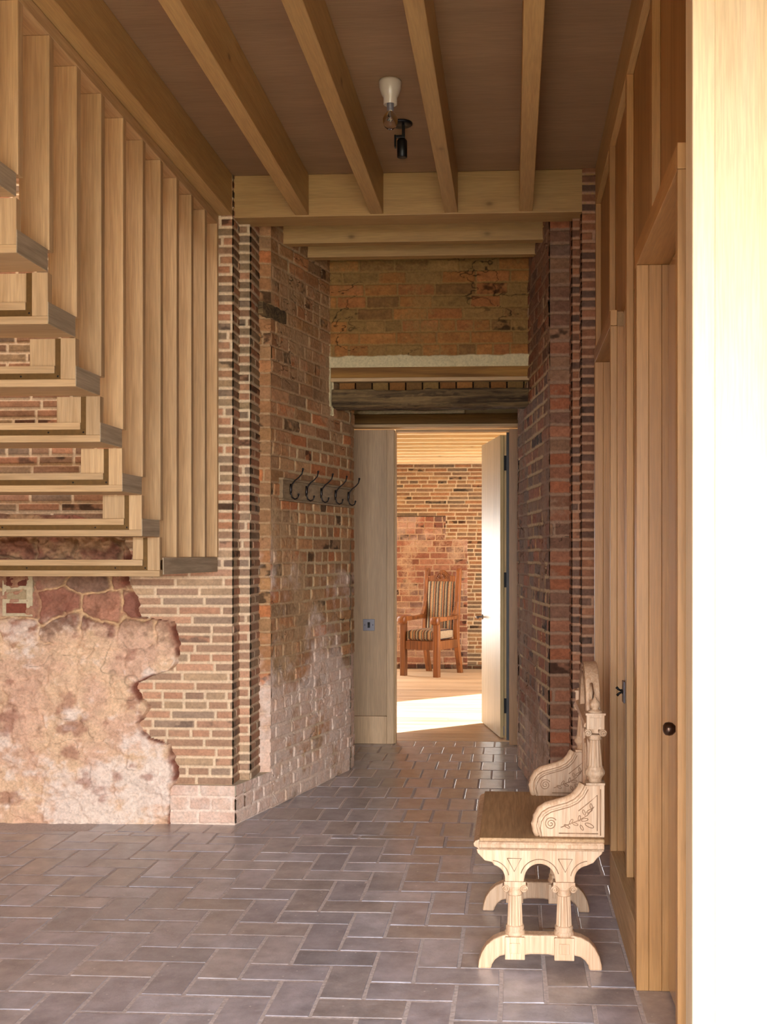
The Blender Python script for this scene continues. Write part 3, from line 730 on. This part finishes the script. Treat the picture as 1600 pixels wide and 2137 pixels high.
SCR = thing('slatted_screen', 'tall screen of upright pale oak slats beside the stair, rising to the ceiling joist', 'screen', (XS, 4.9, 1.41))
MB().box(XS-.13, XS+.001, -1.9, 5.925, 3.165, 3.2125).obj('top_plate', M['oak_y'], SCR, bevel=.002)
MB().box(XS-.13, XS-.0015, -1.9, 5.925, 3.2127, 3.62).obj('light_stop_board', M['oak_y'], SCR)  # added unseen board, stops stairwell light leaking over the plate
for k in range(14):
    y = 5.902-.2415*k
    j = int(round((4.923-y)/.2415))        # which tread this slat lands on
    zb = 1.4085 if y > 4.8 else zs[min(7, j)]+.0745 if j < 8 else 2.7
    if abs(y-4.936) < .02: zb = zs[1]-.001+.0755
    if y < 4.8 and j < 7: zb = zs[j+1]+.0755
    if y > 4.97: zb = 1.409
    if j >= 7: zb = 2.62
    MB().box(XS-.105, XS, y, y+.038, zb, 3.1645).obj('slat', M['oak_z'], SCR, bevel=.0025)

# ================================================================== RIGHT WALL, doors, battens
XP = .457
struct('wall_right', MB().box(XP, XP+.06, 3.79, 4.715, .0, 2.42), M['gloss_ply'])
struct('wall_right', MB().box(XP, XP+.06, 2.681, 5.949, 2.4205, 3.4295), M['ply_z'])
struct('wall_right', MB().box(XP, XP+.06, 5.655, 5.949, 0, 2.42), M['ply_z'])
struct('wall_right', MB().box(.4305, XP+.06, 2.681, 2.80, 0, 2.42), M['ply_z'])
struct('trim_1', MB().box(.43, XP-.0005, 2.681, 5.949, 3.235, 3.4295), M['pine_y'], .002)
n = 2
for (y0, z0, z1) in ((5.905, 2.432, 3.2345), (5.08, 2.432, 3.2345), (4.325, .202, 3.2345), (3.545, 2.432, 3.2345)):
    struct('trim_%d' % n, MB().box(.43, XP-.0005, y0, y0+.045, z0, z1), M['batten'], .002); n += 1
struct('baseboard_right', MB().box(.403, XP-.0005, 3.787, 4.714, 0.0005, .2015), M['oak_y'], .003)
def door_right(name, y0, y1, leafx, trim_near=True):
    d = thing(name, None, None, (.45, (y0+y1)/2, 0), kind='structure')
    zt = 2.364
    jb = MB().box(.403, .4425, y1, y1+.052, .001, zt).box(.4432, .4845, y1, y1+.052, .001, zt).box(.4852, .545, y1, y1+.052, .001, zt)
    jb.obj('far_jamb', M['ply_z'], d, bevel=.0012)
    MB().box(.403, .545, y0, y1+.055, zt+.001, zt+.066).obj('lintel_board', M['ply_y'], d, bevel=.0015)
    MB().box(.403, .4302, y0-.034, y0, .001, zt+.0).obj('architrave', M['batten'], d, bevel=.002)
    MB().box(.403, .4302, y0-.034, y0-.0005, zt+.001, zt+.066).obj('architrave_block', M['batten'], d, bevel=.002)
    MB().box(.4305, .545, y0-.03, y0, .001, zt).obj('near_jamb', M['ply_z'], d, bevel=.002)
    MB().box(leafx, leafx+.04, y0+.002, y1-.002, .012, zt-.003).obj('leaf', M['gloss_ply'], d, bevel=.002)
    return d
d2 = door_right('door_2', 2.845, 3.733, .506)
d3 = door_right('door_3', 4.75, 5.60, .500)
mb = MB(); Mk = Matrix.Translation((.506, 3.40, .905)) @ Matrix.Rotation(-PI/2, 4, 'Y')
mb.lathe([(.020, 0), (.020, .003), (.009, .005), (.008, .022), (.012, .027), (.0185, .034), (.0205, .044), (.0185, .054), (.011, .060), (.001, .062)], (0, 0), 24, M=Mk)
mb.obj('door_knob', M['knob'], d2)
# wall end facing the camera at the right
e = thing('wall_right', None, None, (0, 0, 0), kind='structure')
MB().box(.403, .4535, 2.58, 2.68, 0, 3.4295).obj('corner_post', M['end_panel'], e, bevel=.003)
MB().box(.4545, 2.62, 2.587, 2.68, 0, 3.4295).obj('panel', M['end_panel'], e)

# ================================================================== END OF PASSAGE: screen, door
sc_ = thing('wall_door_screen', None, None, (0, 0, 0), kind='structure')
MB().box(-1.5, -.9425, 8.51, 8.56, .2085, 2.3615).obj('plywood_panel', M['screen_ply'], sc_, bevel=.0015)
MB().box(-1.5, -.9425, 8.505, 8.56, .0005, .2065).obj('skirting_panel', M['screen_ply'], sc_, bevel=.0015)
d1 = thing('door_1', None, None, (-.5, 8.55, 0), kind='structure')
MB().box(-.9415, -.888, 8.503, 8.60, .0005, 2.3615).obj('left_jamb', M['screen_ply'], d1, bevel=.0015)
MB().box(-.8875, -.876, 8.515, 8.60, .0005, 2.345).obj('door_stop', M['oak_z'], d1, bevel=.001)
MB().box(-.875, -.0255, 8.515, 8.60, 2.3455, 2.3615).obj('head', M['oak_x'], d1, bevel=.001)
MB().box(-.025, .043, 8.503, 8.60, .0005, 2.3615).obj('right_jamb', M['chair_oak'] if 0 else M['ply_z'], d1, bevel=.0015)
MB().box(-.046, -.0255, 8.66, 8.70, .01, 2.36).obj('gap_shade_strip', M['black'], d1)  # solid black strip painting the shade of the hinge gap
hx, hy = -.094, 8.765; an = math.atan2(.865*.195, .865*.98)
Ml = Matrix.Translation((hx, hy, 0)) @ Matrix.Rotation(an, 4, 'Z')
MB().box(0, .026, 0, .845, .012, 2.343, M=Ml).box(.0265, .0315, .012, .845, .012, 2.343, M=Ml).box(.032, .055, 0, .845, .012, 2.343, M=Ml).obj('leaf', M['door_wood'], d1, bevel=.0015)
for z in (.20, 1.17, 2.07):
    MB().box(.030, .060, -.004, .001, z, z+.115, M=Ml).box(.056, .075, -.035, -.001, z, z+.115, M=Ml).obj('hinge', M['black'], d1)
MB().box(.026, .033, -.004, .003, .03, .10, M=Ml).obj('bolt', M['steel'], d1)
hd = MB(); hd.lathe([(.022, 0), (.022, .005), (.009, .007), (.008, .045)], (0, 0), 20, M=Ml @ Matrix.Translation((0, .80, .90)) @ Matrix.Rotation(-PI/2, 4, 'Y'))
hd.tube([Ml @ Vector(p) for p in ((-.042, .80, .90), (-.052, .795, .90), (-.056, .76, .898), (-.056, .70, .897))], [.009, .010, .009, .008])
hd.obj('lever_handle', M['steel'], d1)

# ================================================================== SWITCHES
def switch(name, label, Mx, double=False):
    s = thing(name, label, 'light switch', (0, 0, 0)); s.matrix_basis = Mx
    MB().box(-.044, .044, -.006, 0, -.044, .044).obj('plate', M['steel'], s, bevel=.002, local=True)
    if not double:
        MB().prism([(-.0115, -.021), (-.007, 0), (-.0115, .021), (-.006, .021), (-.006, -.021)], 'yz', -.009, .009).obj('rocker', M['black'], s, local=True)
    else:
        for q in (-.013, .013):
            m_ = MB(); m_.lathe([(.008, 0), (.008, .004), (.005, .006)], (0, 0), 14, M=Matrix.Translation((q, -.006, 0)) @ Matrix.Rotation(PI/2, 4, 'X'))
            m_.tube([(q, -.008, 0), (q, -.020, .006 if q < 0 else -.006), (q, -.030, .016 if q < 0 else -.016)], [.003, .0045, .0055])
            m_.obj('toggle', M['black'], s, local=True)
    for q in (-.030, .030):
        MB().lathe([(.0035, 0), (.0035, .001)], (0, 0), 12, M=Matrix.Translation((q, -.006, 0)) @ Matrix.Rotation(PI/2, 4, 'X')).obj('screw', M['iron'], s, local=True)
    return s
switch('light_switch', 'square steel single rocker switch on the pale panel left of the far doorway', Matrix.Translation((-1.078, 8.5095, .893)))
switch('light_switch', 'steel toggle switch plate on the right wall panel above the bench back', Matrix.Translation((XP-.0005, 4.86-.16, .86)) @ Matrix.Rotation(-PI/2, 4, 'Z'), True)

# ================================================================== CEILING FITTINGS
t = thing('bulb_holder', 'white porcelain bulb holder on the ceiling with a clear unlit bulb', 'lamp', (-.517, 4.80, 3.43))
MB().lathe([(.047, 3.4295), (.049, 3.42), (.046, 3.395), (.036, 3.368), (.029, 3.358), (.029, 3.330), (.0265, 3.328), (.0235, 3.330), (.0235, 3.36)], (-.517, 4.80), 32).obj('holder', M['porcelain'], t)
MB().lathe([(.014, 3.30), (.015, 3.345), (.012, 3.357)], (-.517, 4.80), 20).obj('cap', M['steel'], t)
b = MB().lathe([(.001, 3.222), (.012, 3.225), (.024, 3.235), (.031, 3.252), (.032, 3.268), (.026, 3.284), (.016, 3.296), (.0145, 3.30)], (-.517, 4.80), 28).obj('bulb', M['glass'], t)
MB().tube([(-.517, 4.80, 3.30), (-.517, 4.80, 3.275), (-.525, 4.80, 3.262), (-.517, 4.80, 3.258), (-.509, 4.80, 3.262)], .0012).obj('filament', M['steel'], b)
t = thing('spotlight', 'small black adjustable spotlight on a round plate, behind the porcelain bulb holder', 'spotlight', (-.517, 5.27, 3.43))
MB().lathe([(.053, 3.4295), (.053, 3.423), (.045, 3.418), (.01, 3.417)], (-.517, 5.27), 28).obj('ceiling_plate', M['black'], t)
MB().box(-.512, -.500, 5.255, 5.285, 3.365, 3.42).box(-.548, -.500, 5.262, 5.278, 3.360, 3.372).box(-.548, -.540, 5.258, 5.282, 3.315, 3.372).obj('bracket', M['black'], t, bevel=.001)
MB().lathe([(.020, 3.268), (.0235, 3.270), (.0235, 3.345), (.018, 3.354), (.004, 3.356)], (-.512, 5.27), 24).obj('lamp_head', M['black'], t)

# ================================================================== COAT RACK
p0, dd, nn = along(.088)
CR = thing('coat_rack', 'long grey-brown wooden rail with five curly metal hooks on the brick passage wall', 'coat rack', (p0.x, p0.y, 1.79))
Mw = Matrix(((dd.x, nn.x, 0, p0.x), (dd.y, nn.y, 0, p0.y), (0, 0, 1, 0), (0, 0, 0, 1)))
Lr = 1.085
M['rack'] = wood('rack_wood', lin(158, 132, 98), lin(126, 102, 72), axis='y', grain=20, rough=.6)
MB().box(0, Lr, .002, .022, 1.742, 1.846, M=Mw).obj('board', M['rack'], CR, bevel=.001)
MB().box(-.012, Lr, .002, .034, 1.728, 1.7415, M=Mw).obj('moulding', M['rack'], CR, bevel=.004)
MB().box(-.012, Lr, .002, .034, 1.8465, 1.860, M=Mw).obj('moulding', M['rack'], CR, bevel=.004)
MB().box(-.012, -.0005, .002, .030, 1.742, 1.846, M=Mw).obj('end_strip', M['rack'], CR, bevel=.001)
for tt in (.175, .361, .548, .740, .923):
    s = (tt-.088)*1.1836
    q = lambda a, z: Mw @ Vector((s, .022+a, z))
    m_ = MB(); m_.tube([q(.002, 1.768), q(.004, 1.79), q(.004, 1.812), q(.002, 1.83)], [.004, .009, .009, .004])
    m_.tube([q(.006, 1.800), q(.012, 1.826), q(.030, 1.848), q(.055, 1.866), q(.074, 1.886), q(.080, 1.910)], [.0045, .0045, .004, .0038, .0038, .005])
    m_.ball(q(.080, 1.913), .0072)
    m_.tube([q(.008, 1.806), q(.006, 1.775), q(.012, 1.752), q(.030, 1.741), q(.047, 1.747), q(.053, 1.764)], [.0045, .0045, .0042, .004, .0038, .0045])
    m_.ball(q(.053, 1.767), .0065)
    m_.obj('hook', M['iron'], CR)

# ================================================================== CARVED HALL BENCH
BN = thing('hall_bench', 'carved limed-oak hall bench with scrolled arms, arched back and fluted columns', 'bench', (.09, 4.25, 0))
LO = M['limed_oak']
def arc(cx, cz, r, a0, a1, n=10): return [(cx+r*math.cos(math.radians(a0+(a1-a0)*i/n)), cz+r*math.sin(math.radians(a0+(a1-a0)*i/n))) for i in range(n+1)]
foot = [(-.119, 0), (-.115, .028), (-.106, .055), (-.090, .080), (-.066, .101), (-.040, .113), (-.020, .118), (.210, .118), (.236, .112), (.262, .098), (.282, .076), (.297, .047), (.304, .020), (.306, 0),
        (.262, 0), (.258, .018), (.247, .034), (.232, .045), (.210, .050), (.143, .048), (.122, .052), (.062, .052), (.041, .048), (-.024, .048), (-.044, .043), (-.060, .030), (-.070, .014), (-.073, 0)]
apron = [(-.124, .410), (-.120, .397), (-.108, .384), (-.094, .370), (-.070, .366)] + arc(-.072, .310, .046, 78, 5, 7) + [(-.026, .300), (.039, .300)] + arc(.093, .310, .052, 168, 12, 12) + [(.147, .300), (.212, .300)] + arc(.260, .310, .048, 172, 100, 7) + [(.276, .368), (.290, .386), (.304, .398), (.309, .410)]
for yy, far in ((3.902, 0), (4.535, 1)):
    ye = yy+.052
    f_ = MB().prism(foot, 'xz', yy, ye).obj('foot', LO, BN, bevel=.006)
    for xc in (.0085, .1765):
        MB().box(xc-.034, xc+.034, yy-.010, ye+.010, .036, .113).box(xc-.018, xc+.018, yy-.014, yy-.0095, .058, .094).obj('base_block', LO, f_, bevel=.004)
        cb = MB(); cyy = (yy+ye)/2
        cb.lathe([(.034, .1135), (.036, .120), (.034, .128), (.030, .131), (.032, .138), (.031, .145), (.027, .148)], (xc, cyy), 24)
        cb.lathe([(.0275, .148), (.0265, .155), (.0225, .245), (.0225, .250)], (xc, cyy), 32, flute=1, fl_depth=.0028, smooth=False)
        cb.lathe([(.024, .250), (.026, .254), (.024, .260), (.022, .263), (.024, .272), (.030, .281)], (xc, cyy), 24)
        cb.box(xc-.037, xc+.037, yy+.002, ye-.002, .281, .2995)
        for sx in (-1, 1):       # volutes
            pts = [Vector((xc+sx*(.031+ (.0125*(1-i/26))*math.cos(2*PI*i/12)), yy-.001, .276+(.0125*(1-i/26))*math.sin(2*PI*i/12))) for i in range(25)]
            cb.tube(pts, .0028, 6)
            cb.lathe([(.0115, -.052), (.0115, 0)], (0, 0), 16, M=Matrix.Translation((xc+sx*.031, yy, .276)) @ Matrix.Rotation(PI/2, 4, 'X'))
        cb.obj('column', LO, BN)
    ap = MB().prism(apron, 'xz', yy+.002, ye-.002).obj('apron', LO, BN, bevel=.003)
    m_ = MB()
    for xc in (.006, .180):      # incised V ornament, raised lines
        m_.tube([(xc-.024, yy+.001, .380), (xc, yy+.001, .335), (xc+.024, yy+.001, .380), (xc-.024, yy+.001, .380)], .0015, 6)
    for (cx, r, a0, a1) in ((.093, .066, 165, 15), (-.072, .060, 85, 10), (.260, .062, 170, 95)):
        m_.tube([(p[0], yy+.001, p[1]) for p in arc(cx, .312, r, a0, a1, 14)], .0016, 6)
    m_.obj('carving', M['carve_dark'], ap)
# seat
yA, yB = 3.868, 4.665
MB().box(-.113, .312, yA+.014, yB-.014, .440, .4545).obj('seat', M['limed_seat'], BN, bevel=.004)
mo = MB()
prof = [(0, .411), (.006, .418), (.018, .424), (.020, .434), (.014, .442), (0, .447)]
mo.prism([(x_, z_) for x_, z_ in [(-.113-a, z) for a, z in prof] + [(.30, .447), (.30, .411)]], 'xz', yA+.02, yB-.02)
mo.prism([(yA+.02-a, z) for a, z in prof]+[(yA+.06, .447), (yA+.06, .411)], 'yz', -.113, .310)
mo.prism([(yB-.02+a, z) for a, z in prof]+[(yB-.06, .447), (yB-.06, .411)], 'yz', -.113, .310)
mo.obj('seat_moulding', LO, BN, bevel=.0015)
# arms
def spiral(cx, cz, r0, turns, n=44, sgn=1): return [(cx+sgn*(r0*(1-i/n*.92))*math.cos(2*PI*turns*i/n+.6), cz+(r0*(1-i/n*.92))*math.sin(2*PI*turns*i/n+.6)) for i in range(n+1)]
top = [(.094, .461), (.087, .476), (.083, .498), (.087, .520), (.100, .540), (.120, .553), (.150, .562), (.185, .572), (.212, .586), (.232, .606), (.246, .632)]
for yy, lab in ((3.905, 0), (4.565, 1)):
    arm = MB().prism([(.100, .4548)] + top + [(.314, .634), (.314, .4548)], 'xz', yy, yy+.052).obj('arm', LO, BN, bevel=.003)
    r_ = MB(); r_.tube([(x_+.012, yy, z_-.013) for x_, z_ in top[1:]], .0018, 8)
    MB().tube([(x_+.004, yy+.001, z_-.004) for x_, z_ in top], .0055, 8).tube([(x_+.004, yy+.051, z_-.004) for x_, z_ in top], .0055, 8).obj('edge_moulding', LO, arm)
    MB().tube([(x_, yy+.026, z_-.002) for x_, z_ in top], .020, 14).obj('capping', LO, arm)
    r_.tube([(p[0], yy+.0005, p[1]) for p in spiral(.131, .500, .022, 2.3)], .0018, 6)
    r_.tube([(.158, yy, .468), (.292, yy, .468)], .0022, 6); r_.tube([(.300, yy, .462), (.300, yy, .62)], .0022, 6); r_.tube([(.289, yy, .478), (.289, yy, .60), (.262, yy, .575), (.225, yy, .545)], .0018, 6)
    for (cx, cz, r, ag) in ((.186, .492, .011, 150), (.200, .508, .010, 60), (.214, .500, .010, -20), (.228, .520, .010, 80), (.246, .515, .012, 10), (.244, .540, .010, 110), (.262, .545, .011, 30), (.268, .562, .009, 100), (.262, .496, .016, -25), (.236, .488, .010, -60)):
        q_ = [(cx+r*math.cos(t_)*math.cos(math.radians(ag))-r*.38*math.sin(t_)*math.sin(math.radians(ag)), yy-.0005, cz+r*math.cos(t_)*math.sin(math.radians(ag))+r*.38*math.sin(t_)*math.cos(math.radians(ag))) for t_ in [2*PI*i/12 for i in range(13)]]
        r_.tube(q_, .0014, 6)
    for (cx, cz, r, a) in () and ((.190, .505, .008, 0), (.206, .520, .009, 1), (.222, .506, .010, 2), (.243, .520, .008, 3), (.258, .535, .009, 4), (.250, .498, .012, 5), (.272, .552, .007, 6), (.236, .492, .009, 7), (.174, .494, .007, 8)):
        r_.ball((cx, yy, cz), r, 10, 6, sc=(1.0, .28, .5+.3*((a*37) % 3)/2))
    r_.tube([(.165, yy, .488), (.195, yy, .500), (.225, yy, .512), (.255, yy, .530), (.278, yy, .560)], .0016, 6)
    r_.obj('carving', M['carve_dark'], arm)
    xc = .283; yc = yy+.026
    ps = MB(); ps.box(xc-.032, xc+.032, yc-.032, yc+.032, .6345, .6415)
    ps.lathe([(.024, .6415), (.022, .650), (.026, .658), (.034, .668), (.035, .676), (.031, .684), (.027, .690), (.029, .694)], (xc, yc), 24)
    ps.lathe([(.0265, .694), (.0245, .70), (.0185, .780), (.0185, .785)], (xc, yc), 24, flute=1, fl_depth=.002, smooth=False)
    ps.lathe([(.020, .785), (.023, .789), (.020, .795), (.024, .803)], (xc, yc), 20)
    for sx in (-1, 1):
        ps.lathe([(.0125, -.056), (.0125, 0)], (0, 0), 16, M=Matrix.Translation((xc+sx*.025, yc-.028, .812)) @ Matrix.Rotation(PI/2, 4, 'X'))
        ps.tube([Vector((xc+sx*(.025+(.012*(1-i/26))*math.cos(2*PI*i/12)), yc-.030, .812+(.012*(1-i/26))*math.sin(2*PI*i/12))) for i in range(25)], .0024, 6)
    ps.box(xc-.030, xc+.030, yc-.028, yc+.028, .8245, .872).box(xc-.020, xc+.020, yc-.0315, yc-.0275, .834, .864)
    ps.box(xc-.034, xc+.034, yc-.032, yc+.032, .8725, .8795)
    ps.lathe([(.026, .8795), (.023, .885), (.013, .889), (.0115, .893), (.0165, .901), (.0175, .908), (.0145, .916), (.007, .923), (.004, .930), (.001, .933)], (xc, yc), 24)
    ps.obj('turned_post', LO, BN)
# back
yn, yf = 3.958, 4.564; ym = (yn+yf)/2
bk = MB().box(.288, .304, yn, yf, .455, .80).obj('back_panel', M['limed_seat'], BN)
fr = MB(); fr.box(.276, .2875, yn, yf, .4552, .50).box(.276, .2875, yn, yf, .742, .80)
for a in (yn, ym-.022, yf-.044): fr.box(.277, .2872, a, a+.044, .5005, .7415)
for a in (yn+.15, yf-.15):
    fr.ball((.287, a-.01, .62), .075, 18, 8, sc=(.12, .9, 1.2)); fr.tube([(.279, a-.01+.06*math.cos(q/9*2*PI), .62+.09*math.sin(q/9*2*PI)) for q in range(10)], .004, 8)
fr.obj('carved_frame', LO, bk, bevel=.003)
MB().prism([(.300, .795), (.300, .845), (.268, .845), (.250, .838), (.246, .826), (.262, .812), (.268, .800)], 'xz', yn, yf).obj('cornice_rail', LO, BN, bevel=.002)
ac = MB(); zc = .785; ro = .208; ri = .160
ring = arc(ym, zc+.03, ro, 0, 180, 28) + arc(ym, zc+.03, ri, 180, 0, 28)
MB().prism(ring, 'yz', .262, .312).obj('arch', LO, BN, bevel=.004)
MB().prism(arc(ym, zc+.03, ri+.002, 0, 180, 28), 'yz', .284, .300).obj('arch_panel', M['limed_seat'], BN)
m_ = MB()
for r in (ro-.006, ro-.022, ri+.010): m_.tube([(.2625, p[0], p[1]) for p in arc(ym, zc+.03, r, 0, 180, 32)], .004, 8)
m_.obj('carving', M['carve_dark'], BN)
for s in (-1, 1):
    pts = [(.280, ym+s*(ro+.038+.036*(1-i/34)*math.cos(2*PI*i/17+2.2)), .885+.040*(1-i/34)*math.sin(2*PI*i/17+2.2)) for i in range(33)]
    MB().tube(pts, .0085, 8).tube([(.280, ym+s*(ro+.01), .846), (.280, ym+s*(ro+.03), .87), (.280, ym+s*(ro+.02), .93), (.280, ym+s*(ro-.02), .962)], [.012, .010, .008, .005], 8).obj('scroll', LO, BN)

# ================================================================== ARMCHAIR in the far room
CH = thing('armchair', 'high-backed carved oak armchair with striped cushions against the far brick wall', 'chair', (-1.075, 13.225, 0), math.radians(-25))
CO = M['chair_oak']
def leg_taper(mb, x, y0, y1, z1, w=.062, d=.062, top=None):
    a = w/2; b_ = d/2
    mb.add([(x-a, y0-b_, 0), (x+a, y0-b_, 0), (x+a, y0+b_, 0), (x-a, y0+b_, 0), (x-a, y1-b_, z1), (x+a, y1-b_, z1), (x+a, y1+b_, z1), (x-a, y1+b_, z1)],
           [(0, 3, 2, 1), (4, 5, 6, 7), (0, 1, 5, 4), (1, 2, 6, 5), (2, 3, 7, 6), (3, 0, 4, 7)])
    return mb
for sx in (-1, 1):
    leg_taper(MB(), sx*.222, 0, 0, .640, .066, .066).obj('front_leg', CO, CH, bevel=.004, local=True)
    # rear leg sweeping back below the seat and up into the back post
    m_ = MB(); a = .028
    path = [(.60, 0, .030), (.545, .20, .030), (.50, .40, .030), (.50, .60, .030), (.53, .90, .028), (.565, 1.22, .026), (.570, 1.26, .014)]
    V = []; F = []
    for (y_, z_, h_) in path:
        V += [(sx*.215-a, y_-h_, z_), (sx*.215+a, y_-h_, z_), (sx*.215+a, y_+h_, z_), (sx*.215-a, y_+h_, z_)]
    for i in range(len(path)-1):
        for k in range(4): F.append((i*4+k, i*4+(k+1) % 4, (i+1)*4+(k+1) % 4, (i+1)*4+k))
    F += [(3, 2, 1, 0), tuple(range(len(V)-4, len(V)))]
    m_.add(V, F).obj('rear_leg', CO, CH, bevel=.004, local=True)
    arm = MB().prism([(-.045, .645), (-.03, .640), (.48, .660), (.50, .700), (.46, .705), (.30, .690), (.02, .700), (-.03, .700)], 'yz', sx*.222-.036, sx*.222+.036).obj('arm', CO, CH, bevel=.006, local=True)
    MB().lathe([(.044, -.042), (.048, -.036), (.048, .036), (.044, .042)], (0, 0), 24, M=Matrix.Translation((sx*.222, -.035, .655)) @ Matrix.Rotation(PI/2, 4, 'Y')).obj('arm_scroll', CO, arm, local=True)
    MB().prism([(.475, .70), (.42, .705), (.44, .735), (.478, .80), (.490, .86), (.515, .86), (.52, .70)], 'yz', sx*.215-.024, sx*.215+.024).obj('arm_bracket', CO, CH, bevel=.004, local=True)
    MB().box(sx*.222-.018, sx*.222+.018, .034, .478, .315, .415).obj('side_rail', CO, CH, bevel=.003, local=True)
MB().box(-.188, .188, -.020, .018, .315, .415).obj('front_rail', CO, CH, bevel=.003, local=True)
MB().box(-.186, .186, .485, .515, .315, .415).obj('rear_rail', CO, CH, bevel=.003, local=True)
# crest rail, arched, with a carved fan
cr = []
for i in range(25):
    x_ = -.186+.372*i/24; cr.append((x_, 1.165+.075*math.exp(-(x_/.075)**2)*1.0))
cr2 = []
for i in range(25):
    x_ = .186-.372*i/24; cr2.append((x_, 1.035+.055*math.cos(min(1, abs(x_)/.16)*PI/2)))
crest = MB().prism(cr+cr2, 'xz', .532, .575).obj('crest_rail', CO, CH, bevel=.004, local=True)
m_ = MB()
for i in range(7):
    a = math.radians(15+25*i); m_.tube([(.012*math.cos(a), .532, 1.13+.012*math.sin(a)), (.045*math.cos(a), .529, 1.13+.045*math.sin(a)), (.068*math.cos(a), .532, 1.13+.068*math.sin(a))], [.003, .009, .003], 8)
m_.tube([(p[0], .531, p[1]) for p in arc(0, 1.13, .078, 0, 180, 16)], .004, 8); m_.obj('carving', CO, crest, local=True)
def cushion(name, w, d, h, c, tilt=0, nx=16, ny=16, mask=None):
    V = []; F = []
    for s in (1, -1):
        for i in range(nx+1):
            for j in range(ny+1):
                u = i/nx*2-1; v = j/ny*2-1
                e = (max(0, 1-u**6)*max(0, 1-v**6))**.35
                V.append((c[0]+u*w/2*(1-.0*abs(v)), c[1]+v*d/2, c[2]+s*h/2*(.55+.45*e*(1-.25*(u*u+v*v)/2) if e > 0 else .55)))
    n = (nx+1)*(ny+1)
    for i in range(nx):
        for j in range(ny):
            a = i*(ny+1)+j; q = (a, a+ny+1, a+ny+2, a+1); F.append(q); F.append(tuple(n+k for k in reversed(q)))
    for i in range(nx):
        a = i*(ny+1); b_ = (i+1)*(ny+1); F.append((a, n+a, n+b_, b_)); a += ny; b_ += ny; F.append((b_, n+b_, n+a, a))
    for j in range(ny):
        F.append((j+1, n+j+1, n+j, j)); a = nx*(ny+1)+j; F.append((a, n+a, n+a+1, a+1))
    return V, F
V, F = cushion('c', .375, .47, .135, (0, .235, .480))
m_ = MB(); m_.add(V, F, smooth=True); m_.obj('seat_cushion', M['stripes'], CH, local=True)
V, F = cushion('b', .365, .60, .06, (0, 0, 0))
Mb = Matrix.Translation((0, .515, .80)) @ Matrix.Rotation(math.radians(90-5), 4, 'X')
m_ = MB(); m_.add([Mb @ Vector(p) for p in V], F, smooth=True); m_.obj('back_cushion', M['stripes'], CH, local=True)
